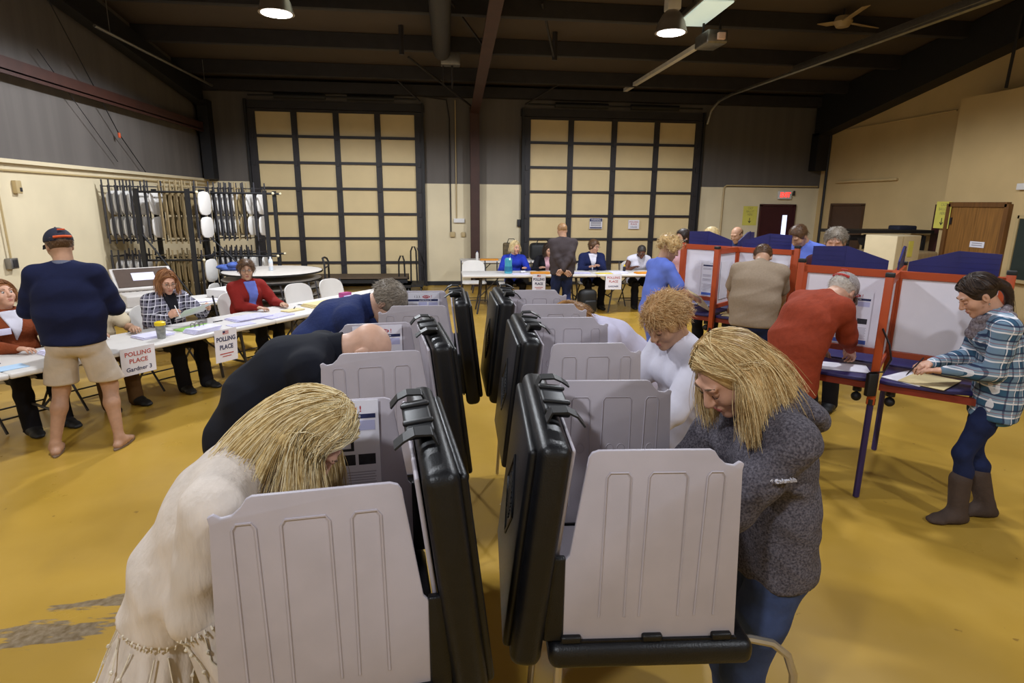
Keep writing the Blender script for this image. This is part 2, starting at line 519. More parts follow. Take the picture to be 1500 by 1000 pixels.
# ---------------------------------------------------------------- sectional doors
def section_door(name, x0, x1, h):
    cols = 4; rows = 7
    root = tag(empty(name, ((x0 + x1) / 2, YB - 0.02, 0)), kind='structure')
    w = x1 - x0
    MB().box((0, 0.0, h / 2), (w, 0.03, h)).build('door_panel', m_doorpanel, root, smooth=0)
    for i in range(cols + 1):
        x = -w / 2 + w * i / cols
        mb = MB().box((x, -0.035, h / 2), (0.13 if 0 < i < cols else 0.17, 0.05, h))
        for j in range(1, rows): mb.box((x, -0.07, h * j / rows - .01), (0.06, 0.03, 0.12))
        mb.build('stile', m_steel, root, smooth=0)
    for j in range(rows + 1):
        MB().box((0, -0.03, min(h - .02, h * j / rows + (.03 if j == 0 else 0))), (w, 0.04, 0.06 if j else 0.09)).build('rail', m_steel, root, smooth=0)
    for sx in (-1, 1):
        MB().box((sx * (w / 2 + 0.10), -0.06, h / 2 + .1), (0.05, 0.12, h + .2)).box((sx * (w / 2 + 0.02), -0.02, h / 2), (0.08, 0.05, h)).build('track', m_black, root, smooth=0)
    MB().cyl((-w / 2, -0.15, h + 0.27), (w / 2, -0.15, h + 0.27), 0.02).cyl((-w * .35, -0.15, h + 0.27), (-w * .05, -0.15, h + 0.27), 0.06).cyl((w * .08, -0.15, h + 0.27), (w * .36, -0.15, h + 0.27), 0.06).build('torsion_spring', m_black, root)
    MB().box((0, -0.01, h + 0.10), (w + .3, 0.06, 0.16)).build('header', m_steel, root, smooth=0)
    return root
section_door('door_1', -4.20, -0.50, 4.0)
section_door('door_2', 2.05, 6.30, 3.97)

# overhead tracks of the right door
tr = MB()
tr.tube([(6.45, 14.42, 3.9), (6.47, 14.3, 4.2), (6.5, 14.0, 4.36), (6.55, 13.5, 4.42), (6.7, 6.4, 4.44)], 0.035, 6)
tag(tr.build('door_track', m_galv), 'curved galvanised overhead track running from the right roller door towards the camera', 'track')
tr = MB()
tr.box((7.05, 9.2, 4.62), (0.12, 5.5, 0.05)); tr.box((7.05, 9.2, 4.66), (0.03, 5.5, 0.1))
tag(tr.build('strut_channel', m_galv), 'flat galvanised strut channel hung beside the curved door track', 'rail')
# door opener: rail and motor
op = empty('door_opener', (4.35, 10.2, 4.55), 0, 'garage door opener motor hung from the roof above the lit right high bay lamp', 'door opener')
MB().box((-0.09, 1.9, 0.0), (0.09, 4.0, 0.07)).build('rail', mat('white_enamel_and_lit_rail', '#d9d4cf', .4), op, smooth=0)  # galvanised rail coloured white: the nearby lamp's bright streak is painted in
mb = MB().rbox((0, -0.35, 0.02), (0.34, 0.5, 0.2), 0.03); mb.build('motor_housing', m_galv, op)
MB().box((-.14, -.35, .35), (.03, .03, .55)).box((.14, -.35, .35), (.03, .03, .55)).build('hanger', m_steel, op, smooth=0)
MB().rbox((0.02, -0.68, 0.0), (0.12, 0.06, 0.10), 0.01).build('lamp_cover', mat('pink_white_plastic', '#e8c8c0', .5), op)

# tube duct with end box, left of the middle rafter
du = empty('tube_heater', (0.12, 11.9, 4.62), 0, 'long dark round tube heater with a boxy burner end under the roof', 'heater')
MB().tube([(-.06, 0, .1), (-.10, -3.6, .12), (-.12, -6.0, .14)], 0.16, 16).build('radiant_tube', m_steel, du)
MB().rbox((.10, .15, .0), (.36, .25, .22), .01).build('burner_box', m_galv, du)
MB().tube([(.13, .15, -.1), (.13, .2, -.5)], .02, 6).tube([(-.04, .15, .1), (-.04, .2, -.45)], .015, 6).build('gas_pipe', m_steel, du)

# ---------------------------------------------------------------- ceiling lamps
m_lens = mat('lit_lens', '#fffaf4', 0.5, var=0, emis=14)
m_shade = mat('spun_aluminium_shade', '#a39a94', 0.35, 0.6, var=0.08)
def high_bay(p, label):
    r = empty('high_bay_lamp', p, 0, label, 'ceiling lamp', 'high bay lamps')
    MB().lathe([(0.24, -.30), (0.235, -.295), (0.20, -.16), (0.14, -.05), (0.09, 0.0), (0.0, 0.0)], 28).build('lamp_shade', m_shade, r)
    MB().lathe([(0.0, -.285), (0.20, -.285), (0.21, -.292), (0.20, -.305), (0.0, -.335)], 28).build('lens', m_lens, r)
    MB().rbox((0, 0, .12), (.2, .2, .24), .02).build('ballast', mat('white_enamel_and_lit_rail', '#d9d4cf', .4), r)
    h = roofz(p[1]) - p[2] - .2
    MB().cyl((0, 0, .22), (0, 0, .22 + h), .012, n=6).build('hanging_rod', m_steel, r)
LL = ['lit high bay lamp over the left tables, near the top left of the photo', 'lit high bay lamp with white ballast left of the door opener motor']
for k, p in enumerate(LAMPS[:2]): high_bay(p, LL[k])

def fluorescent(p, rz, label):
    r = empty('fluorescent_fixture', p, rz, label, 'ceiling light')
    MB().rbox((0, 0, 0), (.5, 1.25, .09), .02).build('housing', m_galv, r)
    lens = MB().rbox((0, 0, -.05), (.44, 1.2, .04), .012).build('diffuser', mat('pale_green_lens', '#dff0e2', .4, emis=.55, var=.1, vscale=12, stretch=(1, 4, 1)), r)
    for sy in (-.5, .5):
        MB().cyl((0, sy, .03), (0, sy, roofz(p[1]) - p[2]), .008, n=6).build('hanging_rod', m_steel, r)
fluorescent((4.02, 9.45, 4.88), -.05, 'boxy fluorescent fixture with pale green diffuser beside the right high bay lamp')
fluorescent((-1.7, 9.35, 4.9), 1.57, 'fluorescent fixture cut off by the top edge of the photo left of centre')

fan = empty('ceiling_fan', (6.75, 10.1, 5.0), 0.3, 'beige ceiling fan under the dark roof', 'ceiling fan')
m_fan = mat('beige_fan_blade', '#a08a68', .5)
MB().lathe([(0, -.09), (.1, -.08), (.15, 0), (.12, .08), (.03, .1), (0, .1)], 20).build('motor', m_fan, fan)
MB().cyl((0, 0, .1), (0, 0, roofz(10.1) - 5.0), .015, n=6).build('down_rod', m_steel, fan)
for k in range(3):
    R = Matrix.Rotation(2 * pi * k / 3, 4, 'Z') @ Matrix.Rotation(.2, 4, 'X')
    MB().rbox((.46, 0, 0), (.72, .13, .015), .006, M=R).build('blade', m_fan, fan)

# ---------------------------------------------------------------- wall fittings
def wall_box(name, c, d, m, label, cat): return tag(MB().rbox(c, d, .006).build(name, m), label, cat)
wall_box('control_box', (0.42, 14.57, 1.57), (0.26, .07, 0.1), m_white_pl, 'white control box with stub conduit left of the brown steel column', 'control box')
wall_box('junction_box', (0.26, 14.57, 1.24), (0.12, .06, 0.12), m_conduit, 'beige junction box below the white control box', 'junction box')
wall_box('socket_plate', (0.52, 14.575, 1.24), (0.10, .05, 0.11), m_conduit, 'round beige socket plate right beside the brown column', 'socket')
wall_box('door_switch', (1.90, 14.57, 1.52), (0.12, .08, 0.17), m_steel, 'dark grey door push button on the wall left of the right roller door', 'switch')
tag(MB().tube([(.22, 14.57, 1.3), (.22, 14.57, 3.9), (.16, 14.57, 4.3), (-.4, 14.55, 4.36)], .015, 6).build('conduit', m_steel), 'long dark conduit climbing the back wall left of the brown column', 'conduit')
tag(MB().tube([(.36, 14.57, 1.62), (.36, 14.57, 4.3)], .012, 6).build('conduit', m_conduit), 'thin beige conduit rising from the white control box', 'conduit')
tag(MB().tube([(7.08, 14.56, 0.1), (7.08, 14.56, 2.42), (7.14, 14.56, 2.47), (9.6, 14.56, 2.47)], .022, 6).build('pipe', m_conduit), 'beige pipe running up and then along the back wall above the exit door', 'pipe')
tag(MB().tube([(9.63, 14.32, 3.7), (9.63, 14.30, 0.1)], .03, 6).build('downpipe', m_black), 'thin black vertical pipe near the far right corner', 'pipe')
for k, x in enumerate((9.05, 9.12)):
    tag(MB().tube([(9.22, 9.3 - .35 * k, 3.9), (9.25, 9.3 - .35 * k, 5.0)], .025, 6).build('conduit', m_steel), ['left of two dark conduits rising from the top of the right bay wall', 'right of two dark conduits rising from the top of the right bay wall'][k], 'conduit')
tag(MB().rbox((9.63, 12.9, 2.56), (.06, 2.0, .05), .01).build('wall_ledge', m_beige_r), 'narrow beige ledge on the right wall above the brown door', 'ledge')
tag(MB().rbox((9.63, 12.2, 3.76), (.03, 3.1, .03), .01).build('wall_strip', m_beige_r), 'thin beige strip high on the right wall', 'trim strip')
wall_box('motion_sensor', (9.17, 8.62, 2.32), (.07, .16, .10), m_white_pl, 'small white sensor on the bay wall at the right edge of the photo', 'sensor')
t = empty('thermostat', (XL + .03, 8.28, 2.14), 0, 'small beige thermostat high on the left wall', 'thermostat')
MB().rbox((0, 0, 0), (.06, .10, .16), .01).build('cover', m_conduit, t)
MB().rbox((.032, .02, -.03), (.01, .04, .05), .003).build('dial', m_steel, t)
t = empty('electrical_outlet', (XL + .04, 7.93, 1.22), 0, 'grey metal outlet box on the left wall behind the seated woman in rust', 'outlet')
MB().rbox((0, 0, 0), (.08, .13, .13), .01).build('box', m_galv, t)
MB().rbox((.043, 0, 0), (.012, .07, .09), .004).build('socket', m_steel, t)
MB().tube([(0, 0, .06), (0, -.01, 1.17)], .012, 6).build('conduit', m_conduit, t)
# ropes down the left wall, and the pale rod under the roof
tag(MB().tube([(-5.0, 8.7, 4.9), (-5.22, 10.81, 3.05), (-5.24, 11.6, 2.48)], .008, 5).build('rope', m_black), 'thin dark rope with an orange tag slanting down the left wall', 'rope')
tag(MB().rbox((-5.21, 10.8, 3.02), (.03, .04, .08), .008).build('rope_tag', mat('orange_tag', '#c8522a', .6)), 'small orange tag tied on the slanting rope', 'tag')
tag(MB().tube([(-5.2, 9.0, 3.9), (-5.24, 10.7, 2.6)], .006, 5).build('rope', m_steel), 'fainter second rope below the orange tagged one', 'rope')
tag(MB().tube([(-4.71, 9.5, 4.33), (-4.71, 13.8, 4.33)], .022, 6).cyl((-4.71, 9.9, 4.33), (-4.71, 9.9, 5.19), .006, n=5).cyl((-4.71, 13.4, 4.33), (-4.71, 13.4, 4.74), .006, n=5).build('pipe', m_galv), 'pale horizontal pipe along the upper left under the roof', 'pipe')

# ---------------------------------------------------------------- hinged doors, exit sign
m_maroon = mat('maroon_painted_steel', '#3a1016', .5, var=.1)
m_brown = mat('brown_painted_steel', '#4a3322', .55, var=.1)
m_oak = mat('oak_veneer', '#8a5f2c', .5, var=.25, vscale=3, stretch=(12, 12, .7))
m_oakd = mat('oak_frame', '#6d4720', .5, var=.2, vscale=3, stretch=(8, 8, .7))
d = tag(empty('door_3', (8.58, YB - .02, 0)), kind='structure')
MB().box((0, 0, .985), (.86, .05, 1.97)).build('door_leaf', m_maroon, d, smooth=0)
MB().box((-.455, -.01, 1.0), (.05, .09, 2.0)).box((.455, -.01, 1.0), (.05, .09, 2.0)).box((0, -.01, 2.0), (.96, .09, .05)).build('door_frame', m_maroon, d, smooth=0)
MB().box((.21, -.03, 1.5), (.12, .012, .5)).build('window_pane', mat('daylit_pane', '#cfd8ff', .2, emis=1.6, var=.25, vscale=4), d, smooth=0)
MB().box((0, -.06, 1.0), (.7, .05, .05)).build('push_bar', m_galv, d, smooth=0)
d = tag(empty('door_4', (XR - .02, 13.37, 0)), kind='structure')
MB().box((0, 0, 1.0), (.05, 1.05, 2.0)).build('door_leaf', m_brown, d, smooth=0)
MB().box((-.01, .55, 1.0), (.09, .05, 2.04)).box((-.01, -.55, 1.0), (.09, .05, 2.04)).box((-.01, 0, 2.03), (.09, 1.15, .05)).build('door_frame', m_brown, d, smooth=0)
d = tag(empty('door_5', (XJ - .02, 9.35, 0)), kind='structure')
for sy in (-1, 1):
    lf = MB().box((0, sy * .262, 1.0), (.05, .52, 2.0)).build('door_leaf', m_oak, d, smooth=0)
MB().box((-.01, .565, 1.02), (.10, .08, 2.06)).box((-.01, -.565, 1.02), (.10, .08, 2.06)).box((-.01, 0, 2.04), (.10, 1.13, .08)).build('door_frame', m_oakd, d, smooth=0)
MB().box((-.045, .48, 1.75), (.03, .03, .12)).build('hinge', m_steel, d, smooth=0)
d = tag(empty('door_6', (XR - .02, 10.62, 0)), kind='structure')
MB().box((0, 0, 1.02), (.06, .3, 2.04)).build('door_leaf', m_maroon, d, smooth=0)
pp_ = empty('paper_notice', (XJ - .055, 9.22, 1.37), 0, 'small white paper notice taped to the oak double door', 'notice')
MB().box((0, 0, 0), (.004, .28, .10)).build('sheet', m_paper, pp_, smooth=0)
for z in (.02, -.015): MB().box((-.003, 0, z), (.002, .2, .012)).build('text_line', mat('grey_print', '#8f8a92', .8), pp_, smooth=0)
ex = empty('exit_sign', (8.72, YB - .05, 2.25), 0, 'illuminated exit sign with red letters above the maroon door', 'exit sign')
MB().rbox((0, 0, 0), (.36, .06, .2), .01).build('housing', m_white_pl, ex)
text('EXIT', .17, mat('red_lit_letters', '#ff2a20', .5, var=0, emis=3.0), ex, frame((0, -.033, 0), (1, 0, 0), (0, 0, 1)), 'lettering', .02, xs=.8)
MB().rbox((.26, .01, .05), (.03, .05, .12), .005).build('bracket', m_steel, ex)
cb = empty('chalkboard', (XJ - .03, 7.6, 1.35), 0, 'dark green chalkboard with pale frame at the right edge of the photo', 'chalkboard')
MB().box((0, 0, 0), (.03, 1.9, .95)).build('board', mat('green_slate', '#1f2a24', .7), cb, smooth=0)
MB().box((-.01, .97, 0), (.05, .05, 1.05)).box((-.01, -.97, 0), (.05, .05, 1.05)).box((-.01, 0, .5), (.05, 1.95, .05)).box((-.03, 0, -.5), (.10, 1.95, .05)).build('frame', m_conduit, cb, smooth=0)

# signs on walls and doors -------------------------------------------------
m_yel = mat('yellow_paper', '#cfc65a', .8, var=.04)
def arrow(parent, M, s, m):
    mb = MB().prism([(-.06 * s, .5 * s), (.06 * s, .5 * s), (.06 * s, -.25 * s), (-.06 * s, -.25 * s)], 0, .001, M)
    for q in (-1, 1):
        mb.prism([(0, -.5 * s), (q * .30 * s, -.12 * s), (q * .22 * s, -.04 * s), (0, -.3 * s)][::q], 0, .001, M)
    return mb.build('arrow', m, parent, smooth=0)
def ballot_sign(o, x, y, label, w, h):
    e = empty('arrow_sign', o, 0, label, 'sign')
    M = frame((0, 0, 0), x, y)
    MB().box((0, 0, -.003), (w, h, .004), M).build('sheet', m_yel, e, smooth=0)
    for s, q in (('CAST', .38), ('BALLOT', .22), ('HERE', .06)):
        text(s, h * .16, m_ink2, e, M @ Matrix.Translation((0, q * h, 0)), 'lettering', .0, xs=.75)
    arrow(e, M @ Matrix.Translation((0, -h * .25, 0)), h * .28, m_ink)
m_ink2 = mat('faded_ink', '#8c8450', .8, var=0)
ballot_sign((7.86, YB - .01, 1.73), (1, 0, 0), (0, 0, 1), 'yellow sign with a down arrow on the back wall left of the exit door', .38, .48)
ballot_sign((XJ - .075, 10.02, 1.85), (0, -1, 0), (0, 0, 1), 'yellow sign with a down arrow beside the oak double door', .33, .48)
m_redtx = mat('red_print', '#b04038', .8, var=0)
m_navytx = mat('navy_print', '#232a55', .8, var=0)
e = empty('warning_sign', (3.80, YB - .095, 1.52), 0, 'white and blue warning sign on the right roller door', 'sign')
M = frame((0, 0, 0), (1, 0, 0), (0, 0, 1))
MB().box((0, 0, 0), (.32, .26, .006), M).build('sheet', m_paper, e, smooth=0)
MB().box((0, .085, .004), (.31, .075, .003), M).build('header_band', m_navytx, e, smooth=0)
text('WARNING', .062, m_paper, e, M @ Matrix.Translation((0, .085, .006)), 'lettering', .01, xs=.85)
for z in (.025, -.0, -.03, -.06): MB().box((0, z, .004), (.26, .012, .002), M).build('text_line', m_ink, e, smooth=0)
MB().box((0, -.105, .004), (.30, .03, .002), M).build('footer_band', m_navytx, e, smooth=0)

def polling_sheet(o, x, y, label, kind, w, h):
    e = empty('polling_sign', o, 0, label, 'sign')
    M = frame((0, 0, 0), x, y)
    MB().box((0, 0, -.002), (w, h, .003), M).build('sheet', m_paper, e, smooth=0)
    T = lambda q: M @ Matrix.Translation((0, q * h, .0005))
    if kind == 'flag':
        MB().box((0, h * .40, .0), (w * .26, h * .10, .002), M).build('flag_stripes', m_redtx, e, smooth=0)
        MB().box((-w * .08, h * .42, .001), (w * .10, h * .06, .002), M).build('flag_canton', m_navytx, e, smooth=0)
        for k in (.37, .40, .43): MB().box((w * .02, h * k, .0012), (w * .22, h * .01, .0006), M).build('flag_stripe', m_paper, e, smooth=0)
        text('POLLING', w * .26, m_navytx, e, T(.20), 'lettering', .028, xs=.82)
        text('PLACE', w * .26, m_navytx, e, T(-.05), 'lettering', .028, xs=.82)
        MB().box((0, -h * .25, .0005), (w * .62, h * .03, .001), M).build('text_line', m_redtx, e, smooth=0)
        MB().box((0, -h * .33, .0005), (w * .40, h * .025, .001), M).build('text_line', m_redtx, e, smooth=0)
    elif kind == 'gardner':
        text('POLLING', w * .19, m_redtx, e, T(.26), 'lettering', .012)
        text('PLACE', w * .19, m_redtx, e, T(.0), 'lettering', .012)
        text('Gardner 3', w * .18, m_navytx, e, T(-.30), 'lettering', .012)
    else:
        text('POLLING', w * .2, m_redtx, e, T(.27), 'lettering', .01)
        text('PLACE', w * .2, m_redtx, e, T(.02), 'lettering', .01)
        text('GARDNER', w * .14, m_navytx, e, T(-.3), 'lettering', .01)
    return e
polling_sheet((4.77, YB - .095, 1.50), (1, 0, 0), (0, 0, 1), 'white polling place sheet taped on the right roller door', 'plain', .28, .22)
# ================================================================ voting booths
m_case = mat('black_pebbled_plastic', '#0e0e11', 0.40, var=0.2, vscale=30, bump=0.12, bscale=220, spec=.38)
m_case2 = mat('black_glossy_strap', '#0d0d10', 0.48, var=0.1)
m_greypl = mat('warm_grey_plastic', '#ada6ae', 0.5, var=0.05, vscale=8, bump=0.02, bscale=200)
m_groove = mat('grey_groove', '#6f6a6e', 0.6, var=0)
m_blueprint = mat('blue_print', '#4a63b4', .8, var=0)
m_greypr = mat('small_print', '#b4b0bc', .8, var=0)
m_photo = mat('dark_photo_print', '#2c2a30', .8, var=.5, vscale=40)

def vote_poster(parent, M, w, h):
    """instruction sheet: header, navy band, pictures, blue footer"""
    e = MB().box((0, 0, 0), (w, h, .002), M).build('instruction_sheet', m_paper, parent, smooth=0)
    z = .0015
    def bar(x, y, bw, bh, m, n='text_line', dz=0.0): MB().box((x * w, y * h, z + dz), (bw * w, bh * h, .0008), M).build(n, m, e, smooth=0)
    el = [(.105 * w * cos(a) + .13 * w, .030 * h * sin(a) + .42 * h) for a in [2 * pi * k / 24 for k in range(24)]]
    MB().prism(el, z, z + .0006, M).build('red_oval', mat('logo_red', '#b02a32', .7, var=0), e, smooth=0)
    text('VOTE', .042 * h, m_paper, e, M @ Matrix.Translation((.13 * w, .42 * h, z + .001)), 'lettering', .01, .0003)
    text('!', .075 * h, mat('logo_red', '#b02a32'), e, M @ Matrix.Translation((.275 * w, .42 * h, z)), 'lettering', .02, .0003)
    text('1.2.3.', .06 * h, m_ink, e, M @ Matrix.Translation((-.12 * w, .42 * h, z)), 'lettering', 0, .0003)
    bar(0, .355, .92, .04, m_navytx, 'navy_band')
    text('use ES&S Model 100', .028 * h, m_paper, e, M @ Matrix.Translation((.10 * w, .355 * h, z + .0008)), 'lettering', .01, .0003)
    bar(.03, .25, .24, .14, mat('pale_blue_print', '#b9bade', .8, var=.1), 'picture'); bar(.32, .27, .26, .09, mat('pale_blue_print', '#b9bade'), 'picture')
    bar(.06, .085, .22, .10, m_photo, 'picture'); bar(.06, .085, .14, .05, m_paper, 'picture', .0006)
    bar(.07, -.05, .22, .10, m_photo, 'picture'); bar(.33, -.05, .22, .10, m_photo, 'picture')
    for yy in (.28, .25, .10, .075, .05, -.02, -.045, -.07): bar(-.29, yy, .33, .012, m_greypr)
    for k in range(9): bar(-.22 if k % 2 else -.26, -.17 - .028 * k * .9, .42 - .04 * (k % 3), .010, m_greypr); bar(.25, -.17 - .028 * k * .9, .38 - .03 * (k % 2), .010, m_greypr)
    bar(0, -.445, .94, .075, m_blueprint if h > .35 else m_navytx, 'footer_band')
    return e

BW, BD = 0.60, 0.46         # booth width (along the row) and tray depth
def make_booth():
    """portable suitcase booth. local: voter stands at +x, lid at x<0; y along the row; tray top z=.85"""
    r = empty('voting_booth')
    # tray: lower half of the case
    MB().rbox((.27, 0, .825), (.56, BW + .06, .075), .028, n=4).build('tray', m_case, r)
    MB().rbox((.28, 0, .862), (.46, BW - .06, .012), .004).build('writing_surface', m_greypl, r)
    # lid: upper half, hinged at the aisle side, leaning in a little
    LM = Matrix.Translation((-.045, 0, .80)) @ Matrix.Rotation(radians(6.5), 4, 'Y')
    mb = MB()
    mb.rbox((-.030, 0, .315), (.085, BW + .06, .64), .030, LM, n=4)
    lid = mb.build('lid', m_case, r)
    MB().rbox((-.078, 0, .315), (.03, BW - .02, .58), .014, LM).build('lid_face', m_case, lid)
    # raised diamond emblem with ribs on the outer face
    em = MB()
    for sy in (-1, 1):
        for sz in (-1, 1):
            em.tube([(-.094, 0 + sy * .13, .33), (-.094, 0, .33 + sz * .13)], .005, 5, M=LM)
    for k in range(9):
        zz = .27 + .015 * k
        em.box((-.094, 0, zz), (.006, .11 - abs(k - 4) * .012, .006), LM)
    em.build('embossed_emblem', m_case, lid)
    # handle block and two latches on the lid's top edge
    MB().rbox((-.005, 0, .648), (.075, .24, .026), .010, LM).build('handle', m_case2, lid)
    for s in (-1, 1):
        MB().rbox((-.005, s * .065, .664), (.08, .018, .012), .005, LM).build('handle_lug', m_case2, lid)
        st = MB()
        pts = [(-.04, s * .155, .640), (-.03, s * .155, .668), (.01, s * .155, .674), (.038, s * .157, .664), (.062, s * .160, .640 if s < 0 else .650)]
        for a, b in zip(pts[:-1], pts[1:]):
            a = Vector(a); b = Vector(b); n = Vector((-(b - a).z, 0, (b - a).x)).normalized() * .0026; wv = Vector((0, .027, 0))
            st.add([a - wv - n, a + wv - n, b + wv - n, b - wv - n, a - wv + n, a + wv + n, b + wv + n, b - wv + n],
                   [(0, 1, 2, 3), (7, 6, 5, 4), (0, 4, 5, 1), (1, 5, 6, 2), (2, 6, 7, 3), (3, 7, 4, 0)], LM)
        st.build('latch_strap', m_case2, lid)
    # back panel inside the lid (grey) with the instruction sheet
    MB().rbox((.022, 0, .33), (.012, BW - .05, .56), .005, LM).build('lid_liner', m_greypl, r)
    # two grey side panels with raised ribs and clipped front corner
    for s in (-1, 1):
        y = s * (BW / 2 - .005)
        P = [(.020, .865), (.50, .865), (.475, 1.355), (.478, 1.372), (.466, 1.378), (.452, 1.368), (.430, 1.372), (.412, 1.388), (.400, 1.406), (.388, 1.412), (.105, 1.412), (.088, 1.406), (.080, 1.392), (.040, 1.12), (.015, 1.09)]
        M = Matrix(((1, 0, 0, 0), (0, 0, 1, 0), (0, 1, 0, 0), (0, 0, 0, 1)))
        pan = MB().prism(P, y - .006, y + .006, M).build('side_panel', m_greypl, r, bevel=.003, smooth=40)
        gv = MB()
        for (xa, xb, dx) in ((.128, .190, -.026), (.236, .335, -.004), (.386, .432, .016)):
            for so in (-1, 1):
                yy = y + so * .0065
                bot = .935
                pts = [(xa - .004, yy, bot), (xa, yy, 1.34), (xa + .008, yy, 1.352), (xb - .008, yy, 1.352), (xb, yy, 1.34), (xb + .002, yy, bot)]
                gv.tube(pts, .0028, 5)
        for (xc, zc) in ((.16, 1.16), (.265, 1.16), (.305, 1.16), (.41, 1.16)):
            for so in (-s,): gv.tube([(xc + .013 * cos(a), y + so * .0065, zc + .018 * sin(a)) for a in [2 * pi * i / 14 for i in range(15)]], .002, 5)
        gv.build('panel_rib', m_greypl, pan)
        MB().box((.262, y, .858), (.48, .03, .020)).build('panel_slot', m_case, r, smooth=0)
        for xx in (.05, .27, .46): MB().rbox((xx, y, .872), (.055, .040, .022), .006).build('panel_clip', m_case, r)
        MB().rbox((.002, y, .99), (.055, .022, .25), .006, Matrix.Rotation(0, 4, 'Y')).build('panel_bracket', m_case, r)
        # thumb holes
    # legs: two inner straight ones and two outer bent ones
    for s in (-1, 1):
        MB().tube([(.03, s * .24, .80), (-.005, s * .345, 0.012)], .0125, 8).build('leg', m_chrome, r)
        MB().tube([(.30, s * .20, .775), (.60, s * .20, .768), (.665, s * .205, .755), (.71, s * .215, .72), (.73, s * .225, .66), (.755, s * .27, .012)], .0125, 8).build('leg', m_chrome, r)
    for s in (-1, 1):
        pass
    return r

def booth_poster(r):
    LM = Matrix.Translation((-.045, 0, .80)) @ Matrix.Rotation(radians(6.5), 4, 'Y')
    return LM

RB = make_booth()
booths = [
    ('R', (0.295, 1.63, -.01), radians(-4), 'suitcase voting booth nearest the camera in the right row, beside the charcoal fleece'),
    ('R', (0.39, 2.72, 0), -0.03, 'middle suitcase voting booth of the right row, beside the white sweater'),
    ('R', (0.385, 3.72, 0), 0.0, 'farthest suitcase voting booth of the right row, beside the pale lilac top'),
    ('L', (-.052, 1.51, -.01), pi + radians(6.5), 'suitcase voting booth nearest the camera in the left row, beside the cream blouse'),
    ('L', (-.05, 2.66, 0), pi + radians(7), 'middle suitcase voting booth of the left row, used by the bald man'),
    ('L', (0.10, 3.72, 0), pi, 'farthest suitcase voting booth of the left row, beside the grey haired man'),
]
BOOTHS = []
for k, (side, loc, rz, lab) in enumerate(booths):
    o = RB if k == 0 else copy_tree(RB)
    place(o, loc, rz, lab, 'suitcase voting booths in two rows')
    o['category'] = 'voting booth'
    BOOTHS.append(o)
# instruction sheets taped inside, facing the camera on the far side panel of each left booth
for k in (3, 4, 5):
    o = BOOTHS[k]
    a_ = o.rotation_euler.z - pi
    lx, ly = -.245, BW / 2 - .016
    o_sheet = empty('instruction_poster', (o.location.x + lx * cos(a_) - ly * sin(a_), o.location.y + lx * sin(a_) + ly * cos(a_), 1.222), a_,
                    ['voting instruction sheet in front of the blonde woman in cream', 'voting instruction sheet behind the bald man’s head', 'voting instruction sheet behind the grey haired man in navy'][k - 3], 'poster', 'instruction sheets in the left booths')
    vote_poster(o_sheet, frame((0, 0, 0), (1, 0, 0), (0, -.02, 1)), .24, .36)

# ---------------------------------------------------------------- red framed four-sided booths
m_red = mat('red_orange_powder_coat', '#ab451c', .42, var=.06)
m_purple = mat('deep_blue_plastic', '#28225a', .45, var=.08)
m_bluefin = mat('translucent_blue_plastic', '#1f2160', .35, var=.15, vscale=4)
m_purleg = mat('purple_blue_leg', '#2c1f52', .45, var=.06)
m_wb = mat('white_panel', '#e2dee8', .45, var=.03)
m_rubber = mat('black_rubber', '#121214', .6)

